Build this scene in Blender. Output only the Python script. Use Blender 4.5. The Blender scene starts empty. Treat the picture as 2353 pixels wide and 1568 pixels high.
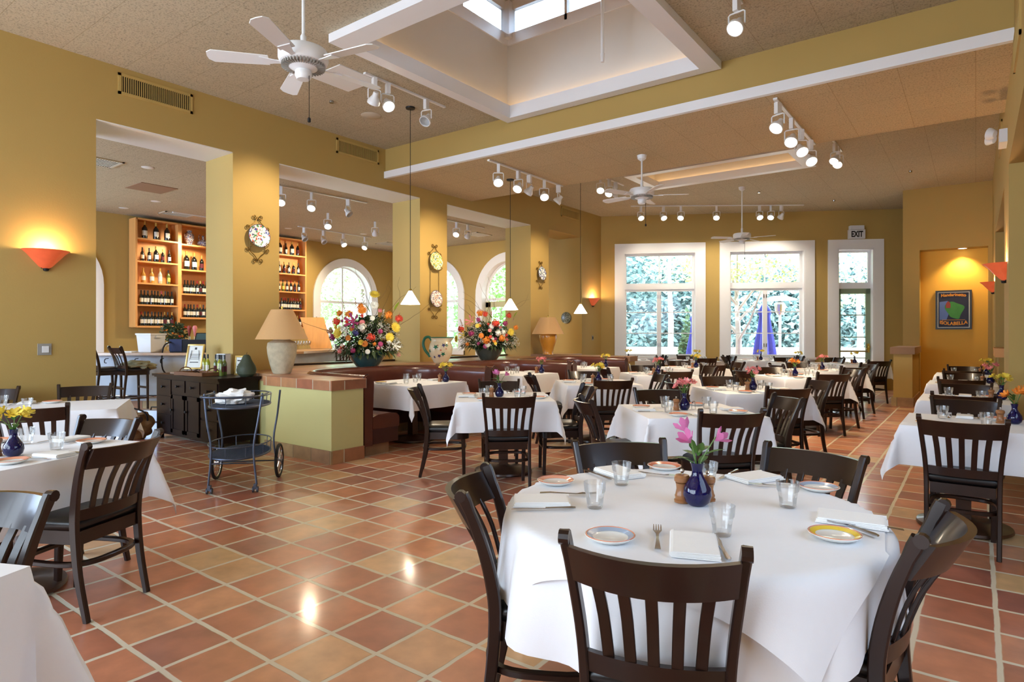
import bpy, bmesh, math, random
from mathutils import Vector, Matrix
R = math.radians
S = bpy.context.scene
C = S.collection

# ---------------- camera, world, light, exposure ----------------
YAW = R(36.75); CS, SN = math.cos(YAW), math.sin(YAW)
cam = bpy.data.cameras.new('camera'); camo = bpy.data.objects.new('camera', cam); C.objects.link(camo)
camo.location = (0, 0, 1.4); camo.rotation_euler = (R(90), 0, YAW)
cam.sensor_width = 36; cam.lens = 1427/2353*36; cam.shift_y = -18/2353; cam.clip_start = .02; cam.clip_end = 200
S.camera = camo
S.view_settings.view_transform = 'Standard'; S.view_settings.look = 'None'
S.view_settings.gamma = 1; S.view_settings.use_curve_mapping = False
S.view_settings.exposure = 0.85
wd = bpy.data.worlds.new('sky'); S.world = wd; wd.use_nodes = True
wn = wd.node_tree.nodes; bg = wn['Background']
bg.inputs[0].default_value = (.78, .90, 1.0, 1); bg.inputs[1].default_value = 4.2
try:
    S.cycles.max_bounces = 6; S.cycles.diffuse_bounces = 4; S.cycles.glossy_bounces = 3
    S.cycles.transmission_bounces = 4; S.cycles.transparent_max_bounces = 10
    S.cycles.caustics_reflective = False; S.cycles.caustics_refractive = False
    S.cycles.sample_clamp_indirect = 4.0; S.cycles.blur_glossy = 1.0
except Exception: pass

def light(name, kind, loc, power, col=(1, 1, 1), size=.1, aim=None, spot=None, blend=.6, sy=None, portal=False):
    l = bpy.data.lights.new(name, kind); l.energy = power; l.color = col
    if kind == 'AREA':
        l.shape = 'RECTANGLE'; l.size = size; l.size_y = sy or size
        if portal: l.cycles.is_portal = True
    elif kind == 'SUN': l.angle = size
    else: l.shadow_soft_size = size
    if spot: l.spot_size = R(spot); l.spot_blend = blend
    o = bpy.data.objects.new(name, l); C.objects.link(o); o.location = loc
    if aim is not None:
        o.rotation_euler = (Vector(aim)-Vector(loc)).to_track_quat('-Z', 'Y').to_euler()
    return o
DAY = (.54, .73, 1.0); WARM = (1.0, .78, .50)
# added lamps for daylight of assumed, unseen windows behind and left of the camera (blue-white, soft)
light('assumed_daylight_rear', 'AREA', (-3.6, -3.3, 2.2), 60, DAY, 6.5, (-3.2, 4, .9), sy=2.6)  # added lamp in front of the assumed rear wall openings
light('assumed_daylight_left', 'AREA', (-7.5, -1.6, 2.0), 170, DAY, 2.6, (-3, 2.4, .6), sy=2.6)  # added lamp for assumed daylight from the left; no opening in this wall
light('sun', 'SUN', (0, -10, 20), 5.5, (1, .96, .9), .02, (-2.5, -5.5, 11.4))
light('assumed_daylight_bar', 'AREA', (-11.8, -2.5, 2.1), 420, DAY, 4.5, (-12, 5, 1.0), sy=2.8)  # added lamp for assumed daylight on the bar; the wall behind is solid
light('fill_right_side', 'AREA', (1.9, 2.5, 2.2), 45, DAY, 3.5, (-2, 3.4, .8), sy=2.0)  # added soft blue light from the right, out of view; no window there

# ---------------- materials ----------------
MATS = {}
def newmat(name):
    m = bpy.data.materials.new(name); m.use_nodes = True; MATS[name] = m
    return m, m.node_tree.nodes, m.node_tree.links, m.node_tree.nodes['Principled BSDF']
def srgb(r, g, b):
    f = lambda v: ((v/255+.055)/1.055)**2.4 if v > 10 else v/255/12.92
    return (f(r), f(g), f(b), 1)
def pm(name, col, rough=.5, metal=0, var=.1, scale=9, bump=0, bscale=None, coat=0, emit=0, ecol=None, spec=None, stretch=None, sheen=0):
    m, n, l, p = newmat(name)
    tc = n.new('ShaderNodeTexCoord'); mp = n.new('ShaderNodeMapping'); l.new(tc.outputs['Object'], mp.inputs[0])
    if stretch: mp.inputs['Scale'].default_value = stretch
    nz = n.new('ShaderNodeTexNoise'); nz.inputs['Scale'].default_value = scale; nz.inputs['Detail'].default_value = 5
    l.new(mp.outputs[0], nz.inputs['Vector'])
    mx = n.new('ShaderNodeMix'); mx.data_type = 'RGBA'
    c = col if len(col) == 4 else (*col, 1)
    mx.inputs['A'].default_value = tuple(max(0, v*(1-var)) for v in c[:3])+(1,)
    mx.inputs['B'].default_value = tuple(min(1, v*(1+var)) for v in c[:3])+(1,)
    l.new(nz.outputs['Fac'], mx.inputs['Factor']); l.new(mx.outputs['Result'], p.inputs['Base Color'])
    p.inputs['Roughness'].default_value = rough; p.inputs['Metallic'].default_value = metal
    if spec is not None: p.inputs['Specular IOR Level'].default_value = spec
    if coat: p.inputs['Coat Weight'].default_value = coat; p.inputs['Coat Roughness'].default_value = .08
    if sheen: p.inputs['Sheen Weight'].default_value = sheen
    if bump:
        n2 = n.new('ShaderNodeTexNoise'); n2.inputs['Scale'].default_value = bscale or scale*4; n2.inputs['Detail'].default_value = 4
        l.new(mp.outputs[0], n2.inputs['Vector'])
        b = n.new('ShaderNodeBump'); b.inputs['Strength'].default_value = bump; b.inputs['Distance'].default_value = .01
        l.new(n2.outputs['Fac'], b.inputs['Height']); l.new(b.outputs[0], p.inputs['Normal'])
    if emit:
        p.inputs['Emission Strength'].default_value = emit; p.inputs['Emission Color'].default_value = (*(ecol or c)[:3], 1)
    return m

pm('wall_yellow', srgb(180, 151, 86), .75, var=.04, scale=1.5, bump=.06, bscale=60)
pm('wall_lamplit', srgb(222, 172, 70), .75, var=.04, scale=1.5)  # niche back wall, with the orange lamplight put into its colour
pm('wall_daylit', srgb(208, 202, 138), .7, var=.04, scale=2)  # half wall: yellow paint with greenish daylight mixed into the colour
pm('white_paint', srgb(232, 232, 230), .55, var=.02, scale=3)
pm('white_trim', srgb(238, 238, 240), .4, var=.02, scale=3)
pm('white_plaster', srgb(226, 222, 214), .7, var=.03, scale=3)
pm('wood_dark', srgb(36, 19, 13), .30, var=.35, scale=14, stretch=(1, 1, .15), coat=.15, spec=.45)
pm('wood_table', srgb(66, 42, 30), .35, var=.3, scale=10, coat=.2)
pm('vinyl', srgb(22, 21, 22), .34, var=.15, scale=30, bump=.05, bscale=200)
pm('cabinet_wood', srgb(28, 15, 13), .38, var=.3, scale=7, stretch=(.2, 1, 1), spec=.2)
pm('oak', srgb(224, 160, 92), .5, var=.14, scale=12, stretch=(1, 1, .12))
pm('board_wood', srgb(222, 160, 84), .45, var=.2, scale=14, stretch=(1, 1, .1))
pm('cloth', srgb(243, 243, 246), .9, var=.015, scale=40, bump=.05, bscale=260, sheen=.1)
pm('napkin', srgb(250, 249, 247), .9, var=.02, scale=50, bump=.08, bscale=300)
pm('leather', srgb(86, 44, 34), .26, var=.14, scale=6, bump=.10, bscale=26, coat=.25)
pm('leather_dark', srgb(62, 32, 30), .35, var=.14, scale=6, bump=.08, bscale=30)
pm('iron', srgb(84, 92, 108), .42, metal=.7, var=.2, scale=30)
pm('brass_iron', srgb(112, 84, 30), .45, metal=.6, var=.25, scale=30)
pm('black_iron', srgb(26, 24, 24), .5, metal=.4, var=.2, scale=30)
pm('rubber', srgb(22, 22, 24), .6, var=.1)
pm('steel', srgb(190, 190, 192), .2, metal=1, var=.06, scale=20)
pm('chrome', srgb(220, 220, 225), .1, metal=1, var=.04, scale=20)
pm('white_metal', srgb(232, 232, 232), .35, var=.02)
pm('ceramic', srgb(240, 238, 230), .15, var=.02, coat=.4)
pm('rim_orange', srgb(232, 140, 105), .2, var=.1, coat=.4)
pm('rim_blue', srgb(165, 180, 200), .2, var=.1, coat=.4)
pm('rim_yellow', srgb(240, 205, 70), .2, var=.08, coat=.4)
pm('rim_salmon', srgb(238, 165, 130), .2, var=.1, coat=.4)
pm('mill_wood', srgb(150, 98, 56), .4, var=.25, scale=20, coat=.3)
pm('black_plastic', srgb(20, 20, 22), .4, var=.1)
pm('lampshade', srgb(204, 160, 108), .8, var=.03, scale=60, emit=.06, ecol=(.9, .55, .25))
pm('stone_rough', srgb(196, 182, 152), .85, var=.35, scale=14, bump=.7, bscale=40)
pm('glaze_amber', srgb(204, 142, 48), .2, var=.15, coat=.6)
pm('pear_green', srgb(62, 70, 52), .6, var=.3, scale=12, bump=.2)
pm('pot_teal', srgb(34, 78, 84), .14, var=.45, scale=6, coat=.7)
pm('pot_dark', srgb(52, 66, 64), .16, var=.45, scale=6, coat=.6)
pm('majolica', srgb(226, 212, 178), .3, var=.16, scale=10, coat=.3)
pm('paint_green', srgb(30, 110, 84), .35, var=.2, coat=.3)
pm('paint_blue', srgb(52, 60, 110), .35, var=.2, coat=.3)
pm('paint_red', srgb(200, 70, 50), .35, var=.2, coat=.3)
pm('paint_lime', srgb(190, 205, 120), .35, var=.1, coat=.3)
pm('plate_dark', srgb(96, 100, 84), .4, var=.3, scale=50)
pm('leaf', srgb(72, 112, 46), .5, var=.35, scale=20)
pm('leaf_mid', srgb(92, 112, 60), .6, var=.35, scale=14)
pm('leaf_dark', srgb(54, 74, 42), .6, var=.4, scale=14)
pm('leaf_lime', srgb(160, 190, 62), .5, var=.2, scale=14)
pm('stem', srgb(96, 130, 62), .5, var=.2)
pm('twig', srgb(118, 92, 56), .8, var=.3)
for nm, c in dict(petal_pink=(206, 110, 160), petal_yellow=(250, 216, 78), petal_orange=(238, 140, 40), petal_red=(226, 72, 48), petal_white=(244, 240, 226),
                  petal_magenta=(168, 56, 110), petal_rose=(236, 140, 140), petal_blue=(60, 60, 130), petal_tan=(196, 160, 130)).items():
    pm(nm, srgb(*c), .6, var=.16, scale=30)
pm('basketry', srgb(120, 78, 44), .7, var=.3)
pm('gold_frame', srgb(206, 172, 96), .35, metal=.5, var=.15)
pm('paper', srgb(232, 232, 224), .8, var=.02)
pm('ink', srgb(60, 58, 60), .8, var=.05)
pm('plastic_white', srgb(222, 224, 228), .5, var=.03)
pm('bar_stucco', srgb(176, 186, 196), .7, var=.22, scale=3, bump=.2)
pm('bar_top', srgb(196, 160, 122), .3, var=.14, scale=6, coat=.3)
pm('olive_cloth', srgb(124, 120, 92), .9, var=.3, scale=12)
pm('bag_blue', srgb(42, 52, 88), .8, var=.2)
pm('bag_black', srgb(20, 20, 26), .8, var=.2)
pm('bag_tan', srgb(128, 96, 58), .8, var=.4, scale=16, bump=.4)
pm('alu_case', srgb(180, 188, 198), .3, metal=.7, var=.1)
pm('vent_paint', srgb(190, 160, 92), .6, var=.05)
pm('vent_white', srgb(200, 190, 170), .6, var=.05)
pm('dark_gap', srgb(38, 32, 22), .9, var=.1)
pm('brown_panel', srgb(150, 118, 92), .8, var=.05, scale=20)
pm('sconce_glass', srgb(214, 88, 56), .25, var=.25, scale=9, coat=.4, emit=.2, ecol=(.9, .16, .05))
pm('bottle_dark', srgb(16, 20, 16), .1, var=.3, coat=.6)
pm('bottle_gold', srgb(190, 140, 60), .12, var=.3, coat=.5)
pm('bottle_green', srgb(96, 110, 40), .12, var=.3, coat=.5)
pm('bottle_clear', srgb(210, 200, 170), .1, var=.1, coat=.5)
pm('bottle_olive', srgb(170, 175, 40), .1, var=.35, coat=.5)
pm('foil_red', srgb(150, 30, 36), .35, metal=.3, var=.1)
pm('foil_gold', srgb(200, 160, 80), .35, metal=.4, var=.1)
pm('label_white', srgb(236, 230, 216), .8, var=.05)
pm('label_dark', srgb(90, 30, 40), .8, var=.1)
pm('label_yellow', srgb(224, 200, 90), .8, var=.1)
pm('switch_grey', srgb(150, 146, 138), .5, var=.05)
pm('door_green', srgb(140, 156, 130), .5, var=.05)
pm('door_khaki', srgb(190, 186, 146), .5, var=.05)
pm('brass', srgb(200, 170, 80), .3, metal=.8, var=.1)
pm('umbrella_blue', srgb(80, 88, 200), .8, var=.12, scale=6)
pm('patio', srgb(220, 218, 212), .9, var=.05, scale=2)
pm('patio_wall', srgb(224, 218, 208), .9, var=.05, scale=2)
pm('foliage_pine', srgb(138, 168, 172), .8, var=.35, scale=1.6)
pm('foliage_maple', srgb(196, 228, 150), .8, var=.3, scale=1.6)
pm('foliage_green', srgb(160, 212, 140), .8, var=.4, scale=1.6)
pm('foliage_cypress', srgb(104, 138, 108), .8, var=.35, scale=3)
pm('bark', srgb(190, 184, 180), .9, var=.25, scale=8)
pm('poster_navy', srgb(30, 38, 66), .6, var=.25, scale=3)
pm('poster_blue', srgb(90, 120, 190), .6, var=.25, scale=3)
pm('poster_green', srgb(62, 140, 66), .6, var=.25, scale=10)
pm('poster_orange', srgb(236, 160, 50), .6, var=.1)
pm('poster_red', srgb(150, 60, 50), .6, var=.1)
def emis(name, col, st):
    m, n, l, p = newmat(name)
    nz = n.new('ShaderNodeTexNoise'); nz.inputs['Scale'].default_value = 6
    mr = n.new('ShaderNodeMapRange'); mr.inputs['To Min'].default_value = st*.94; mr.inputs['To Max'].default_value = st*1.06
    l.new(nz.outputs['Fac'], mr.inputs['Value']); l.new(mr.outputs[0], p.inputs['Emission Strength'])
    p.inputs['Base Color'].default_value = (*col, 1); p.inputs['Emission Color'].default_value = (*col, 1)
    return m
emis('lamp_hot', (1, .90, .72), 9)
emis('pendant_glass', (1, .93, .80), 2.4)
emis('rope_warm', (1, .62, .28), 3.0)
emis('downlight_hot', (1, .86, .62), 6)
emis('screen_teal', (.03, .06, .06), .3)
def glassy(name, tint=(1, 1, 1), base=.05, edge=.55, rough=.03):
    m, n, l, p = newmat(name); n.remove(p); out = n['Material Output']
    t = n.new('ShaderNodeBsdfTransparent'); t.inputs[0].default_value = (*tint, 1)
    g = n.new('ShaderNodeBsdfGlossy'); g.inputs['Roughness'].default_value = rough
    lw = n.new('ShaderNodeLayerWeight'); lw.inputs['Blend'].default_value = .35
    mr = n.new('ShaderNodeMapRange'); mr.inputs['To Min'].default_value = base; mr.inputs['To Max'].default_value = edge
    l.new(lw.outputs['Fresnel'], mr.inputs['Value'])
    mx = n.new('ShaderNodeMixShader'); l.new(mr.outputs[0], mx.inputs[0]); l.new(t.outputs[0], mx.inputs[1]); l.new(g.outputs[0], mx.inputs[2])
    if name == 'glass':  # white mixed in towards the edges, painting bright outlines on the glass
        d = n.new('ShaderNodeBsdfDiffuse'); d.inputs[0].default_value = (.95, .97, 1, 1); m2 = n.new('ShaderNodeMixShader')
        m3 = n.new('ShaderNodeMapRange'); m3.inputs['To Min'].default_value = .0; m3.inputs['To Max'].default_value = .13; l.new(lw.outputs['Facing'], m3.inputs['Value']); l.new(m3.outputs[0], m2.inputs[0]); l.new(mx.outputs[0], m2.inputs[1]); l.new(d.outputs[0], m2.inputs[2]); mx = m2
    l.new(mx.outputs[0], out.inputs[0])
    return m
glassy('glass', (.99, .995, .995), .04, .55)
glassy('pane', (.98, 1, 1), .02, .5)
m, n, l, p = newmat('glass_frosted'); p.inputs['Base Color'].default_value = (.85, .9, .95, 1); p.inputs['Roughness'].default_value = .6
p.inputs['Transmission Weight'].default_value = .9; p.inputs['IOR'].default_value = 1.1
m, n, l, p = newmat('cobalt')
nz = n.new('ShaderNodeTexNoise'); nz.inputs['Scale'].default_value = 5; cr = n.new('ShaderNodeValToRGB')
cr.color_ramp.elements[0].color = (.001, .001, .03, 1); cr.color_ramp.elements[1].color = (.002, .002, .07, 1)
l.new(nz.outputs['Fac'], cr.inputs[0]); l.new(cr.outputs[0], p.inputs['Base Color']); p.inputs['Roughness'].default_value = .05
p.inputs['Coat Weight'].default_value = .25

def tile_mat(name, size, phase, cols, grout, gw, rough=.3, bump=.5, coat=0, wob=.012, axes='XY', bw=1.0):
    m, n, l, p = newmat(name)
    g = n.new('ShaderNodeNewGeometry')
    nz = n.new('ShaderNodeTexNoise'); nz.inputs['Scale'].default_value = 5; nz.inputs['Detail'].default_value = 3
    l.new(g.outputs['Position'], nz.inputs['Vector'])
    sb = n.new('ShaderNodeVectorMath'); sb.operation = 'SUBTRACT'; sb.inputs[1].default_value = (.5, .5, .5); l.new(nz.outputs['Color'], sb.inputs[0])
    sc = n.new('ShaderNodeVectorMath'); sc.operation = 'SCALE'; sc.inputs['Scale'].default_value = wob*2; l.new(sb.outputs[0], sc.inputs[0])
    ad = n.new('ShaderNodeVectorMath'); l.new(g.outputs['Position'], ad.inputs[0]); l.new(sc.outputs[0], ad.inputs[1])
    ph = n.new('ShaderNodeVectorMath'); ph.operation = 'SUBTRACT'; ph.inputs[1].default_value = (*phase, 0) if len(phase) == 2 else phase; l.new(ad.outputs[0], ph.inputs[0])
    dv = n.new('ShaderNodeVectorMath'); dv.operation = 'DIVIDE'; dv.inputs[1].default_value = (size, size, size*bw); l.new(ph.outputs[0], dv.inputs[0])
    fl = n.new('ShaderNodeVectorMath'); fl.operation = 'FLOOR'; l.new(dv.outputs[0], fl.inputs[0])
    fr = n.new('ShaderNodeVectorMath'); fr.operation = 'SUBTRACT'; l.new(dv.outputs[0], fr.inputs[0]); l.new(fl.outputs[0], fr.inputs[1])
    ab = n.new('ShaderNodeVectorMath'); ab.operation = 'SUBTRACT'; ab.inputs[1].default_value = (.5, .5, .5); l.new(fr.outputs[0], ab.inputs[0])
    a2 = n.new('ShaderNodeVectorMath'); a2.operation = 'ABSOLUTE'; l.new(ab.outputs[0], a2.inputs[0])
    sp = n.new('ShaderNodeSeparateXYZ'); l.new(a2.outputs[0], sp.inputs[0])
    mx = n.new('ShaderNodeMath'); mx.operation = 'MAXIMUM'; l.new(sp.outputs[axes[0]], mx.inputs[0]); l.new(sp.outputs[axes[1]], mx.inputs[1])
    th = n.new('ShaderNodeMapRange'); th.interpolation_type = 'SMOOTHSTEP'
    th.inputs['From Min'].default_value = .5-gw/size*.62; th.inputs['From Max'].default_value = .5-gw/size*.38; l.new(mx.outputs[0], th.inputs['Value'])
    wn_ = n.new('ShaderNodeTexWhiteNoise'); wn_.noise_dimensions = '3D'
    fz = n.new('ShaderNodeVectorMath'); fz.operation = 'MULTIPLY'; fz.inputs[1].default_value = (1, 1, 0) if axes == 'XY' else ((1, 0, 1) if axes == 'XZ' else (0, 1, 1)); l.new(fl.outputs[0], fz.inputs[0])
    fa = n.new('ShaderNodeVectorMath'); fa.inputs[1].default_value = (.5, .5, .5); l.new(fz.outputs[0], fa.inputs[0])
    l.new(fa.outputs[0], wn_.inputs['Vector'])
    cr = n.new('ShaderNodeValToRGB'); el = cr.color_ramp.elements
    el[0].color = srgb(*cols[0]); el[0].position = 0; el[1].color = srgb(*cols[-1]); el[1].position = 1
    for i, c in enumerate(cols[1:-1]):
        e = el.new((i+1)/(len(cols)-1)); e.color = srgb(*c)
    l.new(wn_.outputs['Value'], cr.inputs[0])
    n2 = n.new('ShaderNodeTexNoise'); n2.inputs['Scale'].default_value = 7; n2.inputs['Detail'].default_value = 8; l.new(g.outputs['Position'], n2.inputs['Vector'])
    r2 = n.new('ShaderNodeMapRange'); r2.inputs['From Min'].default_value = .3; r2.inputs['From Max'].default_value = .7; r2.inputs['To Min'].default_value = .80; r2.inputs['To Max'].default_value = 1.14; l.new(n2.outputs['Fac'], r2.inputs['Value'])
    ml = n.new('ShaderNodeVectorMath'); ml.operation = 'SCALE'; l.new(cr.outputs[0], ml.inputs[0]); l.new(r2.outputs[0], ml.inputs['Scale'])
    mc = n.new('ShaderNodeMix'); mc.data_type = 'RGBA'; l.new(th.outputs[0], mc.inputs['Factor']); l.new(ml.outputs[0], mc.inputs['A']); mc.inputs['B'].default_value = srgb(*grout)
    l.new(mc.outputs['Result'], p.inputs['Base Color'])
    rr = n.new('ShaderNodeMapRange'); rr.inputs['To Min'].default_value = rough; rr.inputs['To Max'].default_value = .8; l.new(th.outputs[0], rr.inputs['Value'])
    n3 = n.new('ShaderNodeTexNoise'); n3.inputs['Scale'].default_value = 3.5; n3.inputs['Detail'].default_value = 4; l.new(g.outputs['Position'], n3.inputs['Vector'])
    ra = n.new('ShaderNodeMath'); ra.operation = 'MULTIPLY_ADD'; l.new(n3.outputs['Fac'], ra.inputs[0]); ra.inputs[1].default_value = .22; ra.inputs[2].default_value = -.08
    rs = n.new('ShaderNodeMath'); rs.use_clamp = True; l.new(rr.outputs[0], rs.inputs[0]); l.new(ra.outputs[0], rs.inputs[1]); l.new(rs.outputs[0], p.inputs['Roughness'])
    hs = n.new('ShaderNodeMath'); hs.operation = 'MULTIPLY_ADD'; hs.inputs[1].default_value = -1; l.new(th.outputs[0], hs.inputs[0]); l.new(n2.outputs['Fac'], hs.inputs[2])
    b = n.new('ShaderNodeBump'); b.inputs['Strength'].default_value = bump; b.inputs['Distance'].default_value = .004; l.new(hs.outputs[0], b.inputs['Height']); l.new(b.outputs[0], p.inputs['Normal'])
    if coat: p.inputs['Coat Weight'].default_value = coat; p.inputs['Coat Roughness'].default_value = .12
    return m
TERRA = [(166, 100, 78), (192, 122, 90), (206, 138, 104), (174, 106, 84), (208, 148, 110), (158, 98, 84), (198, 128, 94), (214, 178, 130), (184, 114, 88)]
tile_mat('terracotta_floor', .3115, (-2.41, 2.75), TERRA, (214, 204, 182), .023, .33, .45, coat=.32, wob=.009)
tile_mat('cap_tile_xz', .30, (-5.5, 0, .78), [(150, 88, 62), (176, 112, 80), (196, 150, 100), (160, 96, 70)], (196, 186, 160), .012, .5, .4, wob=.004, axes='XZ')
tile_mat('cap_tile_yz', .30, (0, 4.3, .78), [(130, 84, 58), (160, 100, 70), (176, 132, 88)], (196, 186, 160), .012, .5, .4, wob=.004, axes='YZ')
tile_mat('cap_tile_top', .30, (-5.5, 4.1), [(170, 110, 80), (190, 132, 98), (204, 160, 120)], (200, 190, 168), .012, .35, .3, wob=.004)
tile_mat('base_tile', .33, (-5.5, 4.2, -.15), [(128, 92, 64), (168, 140, 100), (176, 156, 116), (150, 104, 76)], (130, 112, 86), .012, .6, .5, wob=.006, axes='XZ')
def ceil_mat(name, col, k=.61):
    m, n, l, p = newmat(name)
    g = n.new('ShaderNodeNewGeometry')
    nz = n.new('ShaderNodeTexNoise'); nz.inputs['Scale'].default_value = 55; nz.inputs['Detail'].default_value = 6; nz.inputs['Roughness'].default_value = .7; l.new(g.outputs['Position'], nz.inputs['Vector'])
    cr = n.new('ShaderNodeValToRGB'); cr.color_ramp.elements[0].position = .36; cr.color_ramp.elements[1].position = .50
    c = srgb(*col); cr.color_ramp.elements[0].color = tuple(v*.55 for v in c[:3])+(1,); cr.color_ramp.elements[1].color = c
    l.new(nz.outputs['Fac'], cr.inputs[0])
    bt = n.new('ShaderNodeTexBrick'); bt.offset = 0; bt.inputs['Scale'].default_value = 1; bt.inputs['Brick Width'].default_value = k; bt.inputs['Row Height'].default_value = k
    bt.inputs['Mortar Size'].default_value = .003; bt.inputs['Color1'].default_value = (1, 1, 1, 1); bt.inputs['Color2'].default_value = (.95, .95, .95, 1); bt.inputs['Mortar'].default_value = (.7, .66, .6, 1)
    l.new(g.outputs['Position'], bt.inputs['Vector'])
    mx = n.new('ShaderNodeMix'); mx.data_type = 'RGBA'; mx.blend_type = 'MULTIPLY'; mx.inputs['Factor'].default_value = 1
    l.new(cr.outputs[0], mx.inputs['A']); l.new(bt.outputs['Color'], mx.inputs['B']); l.new(mx.outputs['Result'], p.inputs['Base Color'])
    b = n.new('ShaderNodeBump'); b.inputs['Strength'].default_value = .5; b.inputs['Distance'].default_value = .006; l.new(nz.outputs['Fac'], b.inputs['Height']); l.new(b.outputs[0], p.inputs['Normal'])
    p.inputs['Roughness'].default_value = .9
    return m
ceil_mat('ceiling_tile', (192, 180, 154))
ceil_mat('soffit_tile', (204, 182, 144))
# painted faience: pattern of small coloured marks
def faience(name, base, marks, scale=26, thr=.62):
    m, n, l, p = newmat(name)
    tc = n.new('ShaderNodeTexCoord')
    vo = n.new('ShaderNodeTexVoronoi'); vo.inputs['Scale'].default_value = scale; l.new(tc.outputs['Object'], vo.inputs['Vector'])
    cr = n.new('ShaderNodeValToRGB'); cr.color_ramp.interpolation = 'CONSTANT'
    el = cr.color_ramp.elements; el[0].color = srgb(*marks[0]); el[1].color = srgb(*marks[-1]); el[1].position = (len(marks)-1)/len(marks)
    for i, c in enumerate(marks[1:-1]): e = el.new((i+1)/len(marks)); e.color = srgb(*c)
    l.new(vo.outputs['Color'], cr.inputs[0])
    nz = n.new('ShaderNodeTexNoise'); nz.inputs['Scale'].default_value = scale*1.3; l.new(tc.outputs['Object'], nz.inputs['Vector'])
    s = n.new('ShaderNodeMath'); s.operation = 'GREATER_THAN'; s.inputs[1].default_value = thr-.08; l.new(nz.outputs['Fac'], s.inputs[0])
    mx = n.new('ShaderNodeMix'); mx.data_type = 'RGBA'; l.new(s.outputs[0], mx.inputs['Factor']); mx.inputs['A'].default_value = srgb(*base); l.new(cr.outputs[0], mx.inputs['B'])
    l.new(mx.outputs['Result'], p.inputs['Base Color']); p.inputs['Roughness'].default_value = .25
    return m
faience('plate_floral', (236, 234, 240), [(60, 84, 160), (210, 90, 60), (80, 140, 90), (70, 70, 130)])
faience('plate_lime', (232, 232, 206), [(160, 190, 90), (180, 170, 80), (90, 130, 110)], 30, .56)
faience('plate_rose', (238, 234, 232), [(150, 120, 130), (190, 150, 130), (120, 120, 150)], 30, .58)
faience('plate_blue', (240, 240, 244), [(70, 90, 170), (90, 110, 90), (60, 70, 130)], 26, .60)
faience('plate_greek', (140, 140, 120), [(60, 70, 60), (80, 84, 70)], 40, .52)
faience('jar_blue', (222, 214, 206), [(60, 70, 130), (90, 90, 120), (120, 80, 70)], 40, .56)
M = MATS

# ---------------- mesh helpers ----------------
def nb(): return bmesh.new()
def box(bm, x0, y0, z0, x1, y1, z1, mi=0, rot=0, cx=0, cy=0):
    vs = []
    for z in (z0, z1):
        for x, y in ((x0, y0), (x1, y0), (x1, y1), (x0, y1)):
            if rot:
                c, s = math.cos(rot), math.sin(rot); x, y = cx+(x-cx)*c-(y-cy)*s, cy+(x-cx)*s+(y-cy)*c
            vs.append(bm.verts.new((x, y, z)))
    for f in ((3, 2, 1, 0), (4, 5, 6, 7), (0, 1, 5, 4), (1, 2, 6, 5), (2, 3, 7, 6), (3, 0, 4, 7)):
        bm.faces.new([vs[i] for i in f]).material_index = mi
def lathe(bm, prof, n=24, o=(0, 0, 0), Mx=None, mi=0, a0=0, a1=None, mod=None):
    full = a1 is None; a1 = a0+2*math.pi if full else a1
    rings = []
    for r, z in prof:
        ring = []
        if r < 1e-5:
            v = Vector((0, 0, z)); v = Mx @ v if Mx else v
            ring = [bm.verts.new(v+Vector(o))]
        else:
            for i in range(n if full else n+1):
                a = a0+(a1-a0)*i/n; rr = r*(mod(a, z) if mod else 1)
                v = Vector((rr*math.cos(a), rr*math.sin(a), z)); v = Mx @ v if Mx else v
                ring.append(bm.verts.new(v+Vector(o)))
        rings.append(ring)
    for A, B in zip(rings, rings[1:]):
        m_ = n
        for i in range(m_):
            j = (i+1) % len(A) if full else i+1; k = (i+1) % len(B) if full else i+1
            try:
                if len(A) == 1 and len(B) > 1: f = bm.faces.new((A[0], B[k], B[i]))
                elif len(B) == 1 and len(A) > 1: f = bm.faces.new((A[i], A[j], B[0]))
                elif len(A) > 1: f = bm.faces.new((A[i], A[j], B[k], B[i]))
                else: continue
                f.material_index = mi
            except Exception: pass
def tube(bm, pts, r, n=8, closed=False, mi=0, flat=1):
    pts = [Vector(p) for p in pts]; N = len(pts); rings = []; up = None
    for i, p in enumerate(pts):
        if closed: t = pts[(i+1) % N]-pts[i-1]
        else: t = pts[min(i+1, N-1)]-pts[max(i-1, 0)]
        t.normalize()
        if up is None: up = Vector((0, 0, 1)) if abs(t.z) < .9 else Vector((1, 0, 0))
        s = t.cross(up)
        if s.length < 1e-4: s = t.orthogonal()
        s.normalize(); up = s.cross(t).normalized()
        rr = r[i] if isinstance(r, (list, tuple)) else r
        rings.append([bm.verts.new(p+s*rr*math.cos(2*math.pi*k/n)+up*rr*flat*math.sin(2*math.pi*k/n)) for k in range(n)])
    for i in range(N if closed else N-1):
        A, B = rings[i], rings[(i+1) % N]
        for k in range(n): bm.faces.new((A[k], A[(k+1) % n], B[(k+1) % n], B[k])).material_index = mi
    if not closed:
        bm.faces.new(rings[0][::-1]).material_index = mi; bm.faces.new(rings[-1]).material_index = mi
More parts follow.
